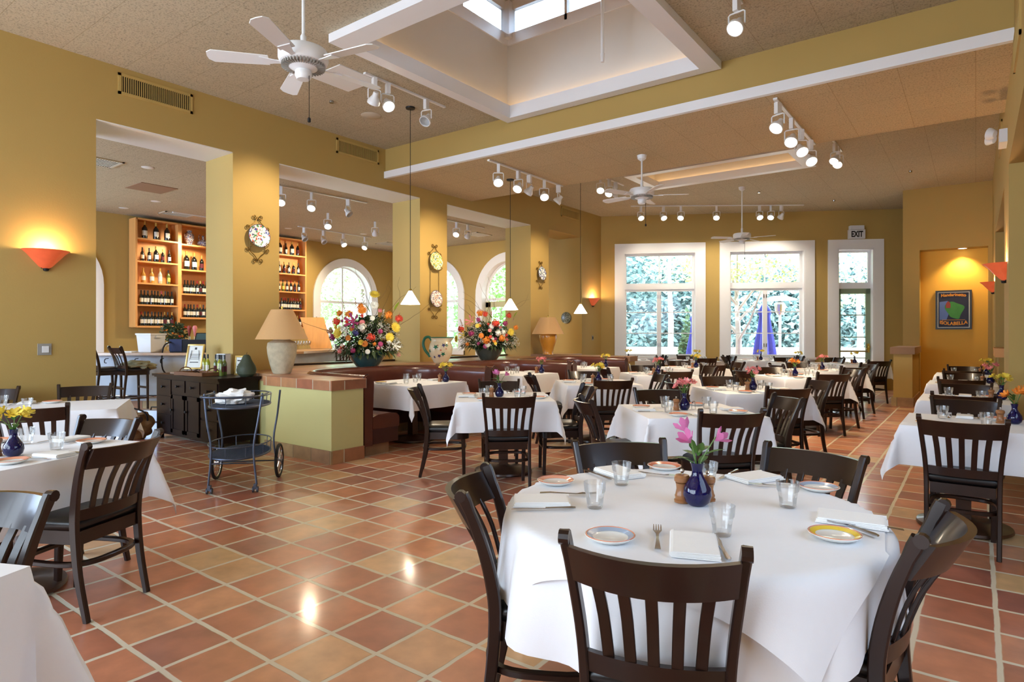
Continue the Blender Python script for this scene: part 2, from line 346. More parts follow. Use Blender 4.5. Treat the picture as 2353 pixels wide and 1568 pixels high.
def sweep(bm, pts, sec, side=(1, 0, 0), closed=False, mi=0):
    """sec: list of (a, b) outlines or one outline; a along side, b along side x tangent"""
    pts = [Vector(p) for p in pts]; N = len(pts); rings = []
    multi = isinstance(sec[0][0], (list, tuple))
    for i, p in enumerate(pts):
        t = (pts[(i+1) % N]-pts[i-1]) if closed else (pts[min(i+1, N-1)]-pts[max(i-1, 0)])
        t.normalize(); s = Vector(side(i)) if callable(side) else Vector(side)
        s = (s-t*s.dot(t)).normalized(); u = s.cross(t)
        rings.append([bm.verts.new(p+s*a+u*b) for a, b in (sec[i] if multi else sec)])
    n = len(rings[0])
    for i in range(N if closed else N-1):
        A, B = rings[i], rings[(i+1) % N]
        for k in range(n): bm.faces.new((A[k], A[(k+1) % n], B[(k+1) % n], B[k])).material_index = mi
    if not closed:
        bm.faces.new(rings[0][::-1]).material_index = mi; bm.faces.new(rings[-1]).material_index = mi
def rect(w, d, r=0):
    w /= 2; d /= 2
    if not r: return [(-w, -d), (w, -d), (w, d), (-w, d)]
    return [(-w+r, -d), (w-r, -d), (w, -d+r), (w, d-r), (w-r, d), (-w+r, d), (-w, d-r), (-w, -d+r)]
def prism(bm, pts, z0, z1, mi=0, Mx=None):
    def T(x, y, z):
        v = Vector((x, y, z)); return Mx @ v if Mx else v
    a = [bm.verts.new(T(x, y, z0)) for x, y in pts]; b = [bm.verts.new(T(x, y, z1)) for x, y in pts]; n = len(pts)
    bm.faces.new(a[::-1]).material_index = mi; bm.faces.new(b).material_index = mi
    for i in range(n): bm.faces.new((a[i], a[(i+1) % n], b[(i+1) % n], b[i])).material_index = mi
def obj(name, bm, mat, parent=None, smooth=None, bevel=0, loc=None, rz=0, rot=None):
    if bevel:
        es = [e for e in bm.edges if len(e.link_faces) == 2 and e.calc_face_angle(0) > .6]
        bmesh.ops.bevel(bm, geom=es, offset=bevel, segments=2, affect='EDGES', profile=.5)
    bmesh.ops.recalc_face_normals(bm, faces=bm.faces)
    me = bpy.data.meshes.new(name); bm.to_mesh(me); bm.free()
    for m_ in (mat if isinstance(mat, (list, tuple)) else [mat]): me.materials.append(M[m_] if isinstance(m_, str) else m_)
    if smooth is None or smooth:
        for p_ in me.polygons: p_.use_smooth = True
        me.set_sharp_from_angle(angle=smooth if isinstance(smooth, float) else .6)
    o = bpy.data.objects.new(name, me); C.objects.link(o)
    if parent: o.parent = parent
    if loc is not None: o.location = loc
    if rz: o.rotation_euler = (0, 0, rz)
    if rot is not None: o.rotation_euler = rot
    return o
def tag(o, label=None, cat=None, group=None, kind=None):
    if label: o['label'] = label
    if cat: o['category'] = cat
    if group: o['group'] = group
    if kind: o['kind'] = kind
    return o
def thing(name, label, cat, loc=(0, 0, 0), rz=0, group=None):
    o = bpy.data.objects.new(name, None); C.objects.link(o); o.empty_display_size = .1
    o.location = loc; o.rotation_euler = (0, 0, rz); return tag(o, label, cat, group)
def struct(name, bm, mat, **k): return tag(obj(name, bm, mat, **k), kind='structure')
KIDS = {}
def kids(o):
    return [c for c in bpy.data.objects if c.parent is o]
def dup(root, loc, rz, label, group=None, scale=None):
    """copy of a thing with copies of its parts and sub-parts"""
    if root.name not in KIDS: KIDS[root.name] = [(c, kids(c)) for c in kids(root)]
    r = root.copy(); C.objects.link(r); r.location = loc; r.rotation_euler = (0, 0, rz); r['label'] = label
    if scale: r.scale = scale
    if group: r['group'] = group
    for ch, gs in KIDS[root.name]:
        c = ch.copy(); C.objects.link(c); c.parent = r
        for g in gs: d = g.copy(); C.objects.link(d); d.parent = c
    return r
USED = set()
def place(proto, loc, rz, label, group=None, scale=None):
    if proto.name in USED: return dup(proto, loc, rz, label, group, scale)
    if proto.name not in KIDS: KIDS[proto.name] = [(c, kids(c)) for c in kids(proto)]
    USED.add(proto.name); proto.location = loc; proto.rotation_euler = (0, 0, rz); proto['label'] = label
    if group: proto['group'] = group
    if scale: proto.scale = scale
    return proto

# ---------------- the room ----------------
XL, XLB, XR, ZC = -7.85, -8.55, .27, 4.45       # left wall front / back face, right wall, ceiling
bm = nb(); box(bm, -15.2, -4, -.1, 3, 20, 0); struct('floor', bm, 'terracotta_floor', smooth=False)
bm = nb()
for y0, y1 in ((-4, 2.77), (4.36, 5.04), (7.8, 8.5), (11.2, 11.92), (13.42, 14.9)): box(bm, XLB, y0, 0, XL, y1, 3.79)
box(bm, XLB, -4, 3.79, XL, 14.9, 4.6)
for y0, y1 in ((5.04, 7.8), (8.5, 11.2)): box(bm, XLB, y0, 0, XL, y1, .80)
box(bm, XLB, 11.92, 0, XL, 13.42, .80)
struct('wall_left', bm, 'wall_yellow', smooth=False)
bm = nb()
for y0, y1 in ((2.77, 4.36), (5.04, 7.8), (8.5, 11.2)): box(bm, XLB, y0+.002, 3.778, XL-.004, y1-.002, 3.79)
struct('trim_18', bm, 'white_paint', smooth=False)
# far wall on a slant, with three openings
P0, P1 = Vector((-7.85, 14.40, 0)), Vector((-1.40, 17.95, 0))
DU = (P1-P0).normalized(); DN = Vector((-DU.y, DU.x, 0))     # DN points outside
FAR = Matrix(((DU.x, DN.x, 0, P0.x), (DU.y, DN.y, 0, P0.y), (0, 0, 1, 0), (0, 0, 0, 1)))
def u_of(x, y): return (Vector((x, y, 0))-P0).dot(DU)
WINS = [(u_of(-7.35, 14.68), u_of(-5.73, 15.57), .80, 3.50), (u_of(-5.04, 15.95), u_of(-3.42, 16.84), .80, 3.50), (u_of(-2.76, 17.2), u_of(-2.01, 17.61), 0.02, 3.50)]
bm = nb(); prev = -.6
for a, b, z0, z1 in WINS+[(7.9, 8, 0, 0)]:
    box(bm, prev, 0, 0, a, .30, 4.6)
    if b < 7.9:
        box(bm, a, 0, z1, b, .30, 4.6)
        if z0 > .1: box(bm, a, 0, 0, b, .30, z0)
    prev = b
o = struct('wall_far', bm, 'wall_yellow', smooth=False); o.matrix_world = FAR
# niche wall with recess, side return
bm = nb()
box(bm, -1.25, 15.65, 0, -.95, 16.05, 3.15); box(bm, -1.25, 15.65, 3.15, XR, 16.05, 4.6); box(bm, .20, 15.65, 0, 1.0, 16.05, 3.15)
box(bm, -1.25, 16.05, 0, -1.12, 18.4, 4.6)
struct('wall_niche', bm, 'wall_yellow', smooth=False)
bm = nb(); box(bm, -.95, 16.0, 0, .20, 16.06, 3.15); struct('wall_niche_back', bm, 'wall_lamplit', smooth=False)
# right wall: header, columns, low walls
bm = nb()
box(bm, XR, -4, 3.13, XR+.5, 15.65, 4.6)
for y0, y1 in ((8.12, 9.4), (13.5, 15.65)): box(bm, XR, y0, 0, XR+.5, y1, 3.13)
struct('wall_right', bm, 'wall_yellow', smooth=False)
bm = nb(); box(bm, 2.2, -4, 0, 2.4, 16, 4.6); box(bm, .77, 15.65, 0, 2.2, 15.9, 4.6); struct('wall_right_aisle', bm, 'wall_yellow', smooth=False)
bm = nb(); box(bm, XR+.02, 12.4, 0, XR+.42, 13.5, 1.02); struct('trim_1', bm, 'wall_yellow', smooth=False)
bm = nb(); box(bm, XR-.03, 12.35, 1.02, XR+.46, 13.5, 1.16); struct('trim_2', bm, 'oak', smooth=False)
# near room walls behind the camera with assumed big window openings
bm = nb(); box(bm, -7.85, -4.1, 0, -7.0, -4, 4.6); box(bm, -.4, -4.1, 0, 3, -4, 4.6); box(bm, -7.0, -4.1, 3.5, -.4, -4, 4.6); box(bm, -7, -4.1, 0, -.4, -4, .6)
for x in (-5.4, -3.8, -2.2): box(bm, x, -4.1, .6, x+.16, -4, 3.5)
for z in (1.55, 2.5): box(bm, -7, -4.08, z, -.4, -4.02, z+.07)
struct('wall_rear', bm, 'white_paint', smooth=False)
# ceiling with two well holes
H1 = (-5.13, 4.2, -2.48, 6.82); H2 = (-5.25, 11.02, -2.50, 12.08)
bm = nb()
def ring_fill(bm, X0, Y0, X1, Y1, hs, z0, z1):
    ys = sorted({Y0, Y1, *[h[1] for h in hs], *[h[3] for h in hs]})
    for a, b in zip(ys, ys[1:]):
        hh = [h for h in hs if h[1] < (a+b)/2 < h[3]]; x = X0
        for h in hh: box(bm, x, a, z0, h[0], b, z1); x = h[2]
        box(bm, x, a, z0, X1, b, z1)
ring_fill(bm, XL, -4, XR, 18.4, [tuple(v+s*.035 for v, s in zip(h, (-1, -1, 1, 1))) for h in (H1, H2)], ZC, ZC+.04)
box(bm, XR, -4, ZC, 2.4, 16, ZC+.06)
struct('ceiling', bm, 'ceiling_tile', smooth=False)
bm = nb(); box(bm, -15, -4, 3.95, XLB, 13.6, 4.05); struct('ceiling_bar', bm, 'ceiling_tile', smooth=False)
# dropped soffit beam across the room
bm = nb(); box(bm, XL, 7.0, 3.98, XR, 9.2, ZC); struct('trim_3', bm, 'wall_yellow', smooth=False)
bm = nb(); box(bm, XL, 7.03, 3.965, XR, 9.2, 3.985); struct('ceiling_soffit', bm, 'soffit_tile', smooth=False)
bm = nb(); box(bm, XL, 6.97, 3.965, XR, 7.03, 4.075); struct('trim_4', bm, 'white_trim', smooth=False)
# skylight wells
def well(n0, out, inn, zb, zt, wl, ztop, warm_y):
    bm = nb(); x0, y0, x1, y1 = out; a0, b0, a1, b1 = inn
    ring_fill(bm, x0, y0, x1, y1, [(a0-.03, b0-.03, a1+.03, b1+.03)], zb, ZC-.001)
    # upstand ledge
    t = .03
    box(bm, a0-t, b0-t, zb, a0, b1+t, zt); box(bm, a1, b0-t, zb, a1+t, b1+t, zt)
    box(bm, a0, b0-t, zb, a1, b0, zt); box(bm, a0, b1, zb, a1, b1+t, zt)
    struct('trim_%d' % n0, bm, 'white_trim', smooth=False)
    w0, v0, w1, v1 = wl; bm = nb(); t = .08
    box(bm, w0-t, v0-t, ZC+.04, w0, v1+t, ztop); box(bm, w1, v0-t, ZC+.04, w1+t, v1+t, ztop)
    box(bm, w0, v0-t, ZC+.04, w1, v0, ztop); box(bm, w0, v1, ZC+.04, w1, v1+t, ztop)
    struct('trim_%d' % (n0+1), bm, 'white_plaster', smooth=False)
    return
W1 = (-5.26, 4.06, -2.36, 6.94)
well(5, (-5.28, 3.95, -2.28, 6.97), H1, 4.36, 4.53, W1, 5.42, 1)
W2 = (-5.38, 10.88, -2.36, 12.2)
well(7, (-5.42, 10.85, -2.30, 12.24), H2, 4.40, 4.53, W2, 4.95, 1)
bm = nb(); box(bm, W2[0]-.1, W2[1]-.1, 4.95, W2[2]+.1, W2[3]+.1, 5.0); struct('ceiling_well', bm, 'white_plaster', smooth=False)
# clerestory windows above the first well
bm = nb(); x0, y0, x1, y1 = W1
def rail(za, zb): 
    box(bm, x0-.08, y0-.08, za, x0+.02, y1+.08, zb); box(bm, x1-.02, y0-.08, za, x1+.08, y1+.08, zb)
    box(bm, x0, y0-.08, za, x1, y0+.02, zb); box(bm, x0, y1-.02, za, x1, y1+.08, zb)
rail(5.42, 5.58); rail(5.90, 6.02)
for X in (x0-.08, x1-.02):
    for Y in (y0-.08, y1-.10): box(bm, X-.0, Y, 5.5, X+.18 if X < -4 else X+.1, Y+.18, 6.0)
    for k in (1, 2): Y = y0+(y1-y0)*k/3; box(bm, X, Y-.02, 5.5, X+.08, Y+.02, 6.0)
for Y in (y0-.06, y1-.02):
    for k in (1, 2): X = x0+(x1-x0)*k/3; box(bm, X-.02, Y, 5.5, X+.02, Y+.08, 6.0)
struct('window_4', bm, 'white_trim', smooth=False)
bm = nb()
for X in (x0-.04, x1+.03): box(bm, X, y0, 5.58, X+.01, y1, 5.90)
for Y in (y0-.04, y1+.03): box(bm, x0, Y, 5.58, x1, Y+.01, 5.90)
struct('window_5', bm, 'glass_frosted', smooth=False)
bm = nb(); box(bm, x0-.4, y0-.4, 6.02, x1+.4, y1+.4, 6.1); struct('ceiling_skylight', bm, 'white_plaster', smooth=False)
for nm, loc, aim, sz in (('portal_a', ((x0+x1)/2, y1+.2, 5.74), ((x0+x1)/2, y0, 5.4), 2.9), ('portal_b', (x0-.2, (y0+y1)/2, 5.74), (x1, (y0+y1)/2, 5.4), 2.9)):
    light('daylight_clerestory', 'AREA', loc, 65, DAY, sz, aim, sy=.34)
# cove rope lights
for W, z in ((W1, 4.515), (W2, 4.515)):
    x0, y0, x1, y1 = W; bm = nb()
    tube(bm, [(x0+.05, y0+.05, z), (x1-.05, y0+.05, z), (x1-.05, y1-.05, z), (x0+.05, y1-.05, z)], .012, 6, closed=True)
    o = obj('rope_light', bm, 'rope_warm'); tag(o, 'warm rope light hidden behind the ledge of the %s ceiling well' % ('nearer' if W is W1 else 'farther'), 'light')
bm = nb(); tube(bm, [(-3.55, 6.55, 6.02), (-3.55, 6.55, 4.72)], .02, 10); tube(bm, [(-3.55, 6.55, 4.72), (-3.55, 6.55, 4.62)], [.026, .02], 10)
tag(obj('sprinkler_pipe', bm, 'white_metal'), 'thin white pipe hanging down inside the skylight well', 'pipe')
# half wall with tiled cap at the end of the booths
bm = nb(); box(bm, -6.74, 4.15, 0, -5.5, 4.58, .785); box(bm, -7.84, 4.38, 0, -6.74, 4.58, .80); struct('wall_half', bm, 'wall_daylit', smooth=False)
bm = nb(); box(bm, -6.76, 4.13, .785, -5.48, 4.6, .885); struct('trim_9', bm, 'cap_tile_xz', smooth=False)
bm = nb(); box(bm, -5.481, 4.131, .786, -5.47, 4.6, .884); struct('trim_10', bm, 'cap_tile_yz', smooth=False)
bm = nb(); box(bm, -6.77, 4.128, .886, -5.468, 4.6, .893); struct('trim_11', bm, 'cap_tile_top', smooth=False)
bm = nb(); box(bm, -6.74, 4.13, 0, -5.48, 4.15, .14); struct('baseboard_half', bm, 'base_tile', smooth=False)
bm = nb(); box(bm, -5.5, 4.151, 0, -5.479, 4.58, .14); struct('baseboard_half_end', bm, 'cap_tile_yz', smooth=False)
# low end pillar after the last booth, and pillar by the niche
bm = nb(); box(bm, -7.85, 11.22, 0, -5.5, 11.5, .84); struct('wall_booth_end', bm, 'wall_yellow', smooth=False)
bm = nb(); box(bm, -7.85, 11.2, .84, -5.46, 11.54, .94); struct('trim_12', bm, 'brown_panel', smooth=False)
bm = nb(); box(bm, -1.27, 13.95, 0, -.96, 15.65, 1.0); struct('wall_pillar', bm, 'wall_yellow', smooth=False)
bm = nb(); box(bm, -1.32, 13.9, 1.0, -.92, 15.65, 1.13); struct('trim_13', bm, 'brown_panel', smooth=False)
bm = nb(); box(bm, -1.30, 13.92, 0, -.94, 15.65, .17); struct('baseboard_pillar', bm, 'base_tile', smooth=False)
# ledge behind the booths and sills through the openings
bm = nb()
def booth_path(y0, y1, off=0, xe=-5.5, xb=-6.95, rr=.55, n=8):
    x0 = xb-off; a, b = y0-off, y1+off; r_ = rr+off; p = [(xe, a)]
    for i in range(n+1): t = R(270-90*i/n); p.append((x0+r_+r_*math.cos(t), a+r_+r_*math.sin(t)))
    for i in range(n+1): t = R(180-90*i/n); p.append((x0+r_+r_*math.cos(t), b-r_+r_*math.sin(t)))
    p.append((xe, b)); return p
BOOTHS = [(4.66, 6.80), (6.98, 8.98), (9.16, 11.12)]
for y0, y1 in BOOTHS:
    pth = booth_path(y0, y1, .05)
    mid = len(pth)//2
    lo = [p for p in pth[1:mid+1]]; hi = [p for p in pth[mid:-1]]
    prism(bm, [(XL, y0-.09), (lo[0][0], y0-.09)]+lo+[(XL, (y0+y1)/2)], .80, .893)
    prism(bm, [(XL, (y0+y1)/2)]+hi+[(hi[-1][0], y1+.10), (XL, y1+.10)], .80, .893)
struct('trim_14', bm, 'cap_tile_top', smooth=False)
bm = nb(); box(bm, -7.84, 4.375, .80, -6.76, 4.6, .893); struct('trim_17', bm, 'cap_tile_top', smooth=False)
bm = nb()
for y0, y1 in ((5.04, 7.8), (8.5, 11.2), (11.92, 13.42)): box(bm, XLB, y0, .80, XL, y1, .893)
struct('trim_15', bm, 'bar_top', smooth=False)
bm = nb()
for y0, y1 in ((5.04, 7.8), (8.5, 11.2)): box(bm, XLB-.03, y0, .86, XLB+.06, y1, .925)
struct('trim_16', bm, 'wood_dark', smooth=False)
# bar room walls
bm = nb()
def arch_wall(bm, L, holes, z1, t):
    """wall in local (u, thickness, z) with arched holes (uc, r, zb, zs)"""
    prev = 0
    for uc, r_, zb, zs in holes:
        box(bm, prev, 0, 0, uc-r_, t, z1)
        if zb > 0: box(bm, uc-r_, 0, 0, uc+r_, t, zb)
        n = 20
        for i in range(n):
            a, b = math.pi-math.pi*i/n, math.pi-math.pi*(i+1)/n
            ua, ub = uc+r_*math.cos(a), uc+r_*math.cos(b); za, zb_ = zs+r_*math.sin(a), zs+r_*math.sin(b)
            vs = [bm.verts.new(v) for v in ((ua, 0, za), (ub, 0, zb_), (ub, 0, z1), (ua, 0, z1), (ua, t, za), (ub, t, zb_), (ub, t, z1), (ua, t, z1))]
            for f in ((0, 1, 2, 3), (7, 6, 5, 4), (0, 4, 5, 1), (3, 2, 6, 7)): bm.faces.new([vs[k] for k in f])
        prev = uc+r_
    box(bm, prev, 0, 0, L, t, z1)
# wall X=-14.7 : local u = Y+4 , thickness to -X
RI = .93
AW = Matrix(((0, -1, 0, -14.7), (1, 0, 0, -4), (0, 0, 1, 0), (0, 0, 0, 1)))
A1Y, A0Y = 11.62, 4.17
arch_wall(bm, 17.53, [(A0Y+4, RI, .9, 2.42), (A1Y+4, RI, .9, 2.42)], 4.05, .3)
struct('wall_bar_left', bm, 'wall_yellow', smooth=False).matrix_world = AW
AB = Matrix(((1, 0, 0, -14.7), (0, 1, 0, 13.53), (0, 0, 1, 0), (0, 0, 0, 1)))
bm = nb(); arch_wall(bm, 6.15, [(14.7-12.95, RI, .9, 2.47), (14.7-10.22, RI, 0, 2.47)], 4.05, .3)
struct('wall_bar_far', bm, 'wall_yellow', smooth=False).matrix_world = AB
def arch_window(nm, MW, uc, zb, zs, door=False):
    bm = nb(); ro = 1.15; n = 24
    pts = [(uc-ro, zb-.12 if not door else 0)]+[(uc+ro*math.cos(math.pi-math.pi*i/n), zs+ro*math.sin(math.pi*i/n)) for i in range(n+1)]+[(uc+ro, zb-.12 if not door else 0)]
    RJ = RI-.014
    pin = [(uc-RJ, zb-.12 if not door else 0)]+[(uc+RJ*math.cos(math.pi-math.pi*i/n), zs+RJ*math.sin(math.pi*i/n)) for i in range(n+1)]+[(uc+RJ, zb-.12 if not door else 0)]
    for (a, b), (c_, d) in zip(zip(pts, pts[1:]), zip(pin, pin[1:])):
        vs = [bm.verts.new(v) for v in ((a[0], -.04, a[1]), (b[0], -.04, b[1]), (d[0], -.04, d[1]), (c_[0], -.04, c_[1]), (a[0], .0, a[1]), (b[0], .0, b[1]), (d[0], .22, d[1]), (c_[0], .22, c_[1]))]
        for f in ((0, 1, 2, 3), (0, 4, 5, 1), (3, 2, 6, 7)): bm.faces.new([vs[k] for k in f])
    if not door: box(bm, uc-ro, -.08, zb-.12, uc+ro, .05, zb)
    # sash frame
    w = .035
    fr = [(uc-RI, zb if not door else .02)]+pin[1:-1]+[(uc+RI, zb if not door else .02)]
    tube(bm, [(a, .2, b) for a, b in fr], .04, 6)
    zt = zs-.12
    box(bm, uc-RI, .17, zt-w, uc+RI, .23, zt+w)
    if not door:
        box(bm, uc-RI, .17, zb, uc+RI, .23, zb+.06); box(bm, uc-w*.7, .18, zb, uc+w*.7, .22, zs+RI); box(bm, uc-RI, .18, zb+.55, uc+RI, .22, zb+.58)
    f = struct('window_%d' % nm, bm, 'white_trim', smooth=False); f.matrix_world = MW
    bm = nb(); prism(bm, [(a, b) for a, b in fr], 0, .006, Mx=Matrix(((1, 0, 0, 0), (0, 0, 1, .2), (0, 1, 0, 0), (0, 0, 0, 1))))
    g = struct('window_%d_pane' % nm, bm, 'pane', smooth=False); g.matrix_world = MW
    if door:
        bm = nb()
        for a, b in ((uc-RI+.03, uc-RI+.20), (uc-.1, uc+.1), (uc+RI-.2, uc+RI-.03)): box(bm, a, .12, .02, b, .17, zt-.08)
        box(bm, uc-RI+.03, .12, zt-.22, uc+RI-.03, .17, zt-.06); box(bm, uc-RI+.03, .12, .02, uc+RI-.03, .17, .35); box(bm, uc-RI+.03, .12, 1.0, uc+RI-.03, .17, 1.08)
        struct('door_2', bm, 'door_khaki', smooth=False).matrix_world = MW
arch_window(6, AW, A0Y+4, .9, 2.42); arch_window(7, AW, A1Y+4, .9, 2.42)
arch_window(8, AB, 14.7-12.95, .9, 2.47); arch_window(9, AB, 14.7-10.22, .9, 2.47, True)
bm = nb(); box(bm, -15, -4.1, 0, XLB, -4, 4.05); struct('wall_bar_rear', bm, 'wall_yellow', smooth=False)
# far windows: casing, sash, panes
def window(n, a, b, z0, z1, zt, cols_up, cols_lo, rows, door=False):
    bm = nb(); t = .22
    zb = z0-.12 if not door else 0
    box(bm, a-t, -.035, zb, a, .0, z1+t); box(bm, b, -.035, zb, b+t, .0, z1+t); box(bm, a, -.035, z1, b, .0, z1+t)
    box(bm, a-.0, -.03, z0 if not door else 0, a+.035, .24, z1); box(bm, b-.035, -.03, z0 if not door else 0, b, .24, z1); box(bm, a, -.03, z1-.035, b, .24, z1)
    if not door: box(bm, a-t-.02, -.09, z0-.06, b+t+.02, .24, z0); box(bm, a-t, -.035, zb-.1, b+t, 0, z0-.06)
    y0, y1 = .14, .19
    box(bm, a, y0-.03, zt-.05, b, y1+.04, zt+.05)
    a0, b0 = a+.035, b-.035; s = .055
    def sash(u0, u1, za, zb_, nc, nr, mt=bm):
        box(mt, u0, y0, za, u0+s, y1, zb_); box(mt, u1-s, y0, za, u1, y1, zb_); box(mt, u0+s, y0, za, u1-s, y1, za+s); box(mt, u0+s, y0, zb_-s, u1-s, y1, zb_)
        for k in range(1, nc): u = u0+(u1-u0)*k/nc; box(mt, u-.012, y0+.01, za+s, u+.012, y1-.01, zb_-s)
        for k in range(1, nr): z = za+s+(zb_-za-2*s)*k/nr; box(mt, u0+s, y0+.01, z-.012, u1-s, y1-.01, z+.012)
    sash(a0, b0, zt+.05, z1-.035, cols_up, 1)
    if not door:
        m_ = (a0+b0)/2; sash(a0, m_, z0, zt-.05, 1, rows); sash(m_, b0, z0, zt-.05, 1, rows)
    f = struct('window_%d' % n, bm, 'white_trim', smooth=False); f.matrix_world = FAR
    bm = nb(); box(bm, a0, .16, zt+.05, b0, .166, z1-.035); box(bm, a0, .16, (z0 if not door else .4), b0, .166, zt-.05)
    g = struct('window_%d_pane' % n, bm, 'pane', smooth=False); g.matrix_world = FAR
    bm = nb()
    if door:
        u0, u1, za, zb_ = a0, b0, .03, zt-.05
        for q in ((u0, za, u0+.09, zb_), (u1-.11, za, u1, zb_), (u0, za, u1, .32), (u0, zb_-.13, u1, zb_)): box(bm, q[0], .11, q[1], q[2], .16, q[3])
        for z in (1.85, 1.30, .78): box(bm, u0+.09, .12, z-.012, u1-.11, .155, z+.012)
        struct('door_1', bm, 'door_green', smooth=False).matrix_world = FAR
        bm = nb(); box(bm, u1-.085, .085, .92, u1-.03, .11, 1.14); lathe(bm, [(.0, 0), (.02, 0), (.02, .05), (0, .05)], 10, Mx=Matrix.Translation((u1-.06, .06, 1.06)) @ Matrix.Rotation(R(90), 4, 'X')); box(bm, u1-.13, .03, 1.0, u1-.05, .05, 1.02)
        struct('door_1_handle', bm, 'brass', smooth=False).matrix_world = FAR
        bm = nb(); box(bm, u0+.02, .03, .93, u1-.09, .06, .97); box(bm, u0+.02, .03, .93, u0+.06, .11, .97)
        struct('door_1_push_bar', bm, 'steel', smooth=False).matrix_world = FAR
    else:
        m_ = (a0+b0)/2
        for z in (1.05, 2.3):
            for s_ in (-.03, .03): box(bm, m_+s_-.008, .12, z, m_+s_+.008, .14, z+.09)
        struct('window_%d_latch' % n, bm, 'steel', smooth=False).matrix_world = FAR
window(1, *WINS[0], 2.59, 2, 1, 3); window(2, *WINS[1], 2.59, 2, 1, 3); window(3, *WINS[2], 2.56, 1, 1, 1, True)
def portal(MW, u, z, w, h, inward=1, off=.5):
    p = MW @ Vector((u, off, z)); q = MW @ Vector((u, -1, z))
    l = light('portal_window', 'AREA', p, 1, (1, 1, 1), w, q, sy=h, portal=True)
for a, b, z0, z1 in WINS: portal(FAR, (a+b)/2, (z0+z1)/2, b-a, z1-z0)
portal(AW, A1Y+4, 2.1, 1.9, 2.6); portal(AW, A0Y+4, 2.1, 1.9, 2.6); portal(AB, 14.7-12.95, 2.1, 1.9, 2.6); portal(AB, 14.7-10.22, 1.7, 1.9, 3.4)

# ---------------- outside ----------------
bm = nb(); box(bm, -40, -10, -.16, 30, 60, -.12); tag(obj('patio_ground', bm, 'patio', smooth=False), kind='structure')
def wp(px, Z, z=0):
    cx_ = (px-1176.5)/1427*Z; return (CS*cx_-SN*Z, SN*cx_+CS*Z, z)
def leafcloud(bm, cx, cy, cz, rx, ry, rz_, n, s, seed, cone=False):
    rnd = random.Random(seed)
    for i in range(n):
        while 1:
            x, y, z = rnd.uniform(-1, 1), rnd.uniform(-1, 1), rnd.uniform(-1, 1); d = x*x+y*y+z*z
            if cone:
                k = (1-z)/2; 
                if x*x+y*y < k*k+.02: break
            elif .25 < d < 1: break
        c = Vector((cx+x*rx, cy+y*ry, cz+z*rz_)); a = Vector((rnd.uniform(-1, 1), rnd.uniform(-1, 1), rnd.uniform(-.6, .6))).normalized(); b = a.orthogonal().normalized()
        b = (b+a.cross(b)*rnd.uniform(-1, 1)).normalized(); k = s*rnd.uniform(.5, 1.2)
        vs = [bm.verts.new(c+v) for v in (-a*k, b*k*.45, a*k, -b*k*.45)]; bm.faces.new(vs)
def tree(name, label, cat, x, y, h, crown, mat, n, s, seed, trunk=.1, group=None, branches=True):
    t = thing(name, label, cat, (x, y, -.12), 0, group)
    bm = nb(); rnd = random.Random(seed)
    for cx, cy, cz, rx, ry, rz_ in crown: leafcloud(bm, cx, cy, cz, rx, ry, rz_, n//len(crown), s, seed+int(cx*10))
    obj('foliage', bm, mat, t, smooth=False)
    bm = nb(); tube(bm, [(0, 0, 0), (.03, .02, h*.25), (-.04, 0, h*.5), (.02, 0, h*.8)], [trunk, trunk*.85, trunk*.6, trunk*.3], 8)
    if branches:
        for k in range(7):
            a = rnd.uniform(0, 6.28); z = h*rnd.uniform(.2, .55); d = h*.22
            tube(bm, [(0, 0, z), (d*.5*math.cos(a), d*.5*math.sin(a), z+h*.12), (d*math.cos(a), d*math.sin(a), z+h*.32)], [trunk*.45, trunk*.3, trunk*.1], 6)
    obj('trunk', bm, 'bark', t); return t
x, y, _ = wp(1695, 19.5); tree('patio_tree', 'slender patio tree with pale lit trunk behind the second window', 'tree', x, y, 5.2, [(0, 0, 4.2, 2.1, 1.6, 1.3), (.9, 0, 3.4, 1.3, 1.2, .6), (-1, .3, 3.6, 1.0, 1, .7)], 'foliage_maple', 2600, .075, 5, .11)
for i, (px, Z, h, r_, m_) in enumerate([(1405, 30, 6.5, 2.4, 'pine'), (1490, 31, 6.2, 2.4, 'pine'), (1570, 32, 5.2, 2.2, 'pine'), (1650, 30, 5, 2.4, 'pine'), (1760, 31, 5.4, 2.3, 'pine'), (1850, 30, 4.6, 2.4, 'pine'), (1960, 30, 5.4, 2.5, 'pine'), (2060, 30, 6, 2.6, 'pine'), (1540, 26, 7.8, 1.6, 'maple'), (1975, 25, 5.4, 1.9, 'maple')]):
    x, y, _ = wp(px, Z)
    crown = [(0, 0, h*.5, r_, r_*.8, h*.5)] if m_ == 'pine' else [(0, 0, h*.72, r_, r_, h*.26)]
    lab = ['bluish pine at the left edge of the first window', 'bluish pine filling the left half of the first window', 'bluish pine behind the right half of the first window', 'bluish pine seen between the first and second windows', 'bluish pine behind the closed blue umbrella', 'bluish pine right of the patio heater', 'bluish pine seen through the glazed exit door', 'bluish pine beyond the right of the exit door', 'light green tree top above the first window pines', 'light green tree above the glazed exit door'][i]
    tree('pine_tree' if m_ == 'pine' else 'maple_tree', lab, 'tree', x, y, h, crown, 'foliage_'+m_, 4200 if m_ == 'pine' else 1600, .20 if m_ == 'pine' else .10, 20+i, .14, 'trees beyond the patio wall', False)
x, y, _ = wp(1578, 20.5)
t = thing('cypress_shrub', 'small upright conical cypress on the patio behind the first window', 'shrub', (x, y, -.12))
bm = nb(); leafcloud(bm, 0, 0, 1.25, .36, .36, 1.1, 1500, .09, 3, True); leafcloud(bm, 0, 0, .7, .3, .3, .6, 500, .09, 4); obj('foliage', bm, 'foliage_cypress', t, smooth=False)
bm = nb(); tube(bm, [(0, 0, 0), (0, 0, .9)], .04, 8); obj('trunk', bm, 'bark', t)
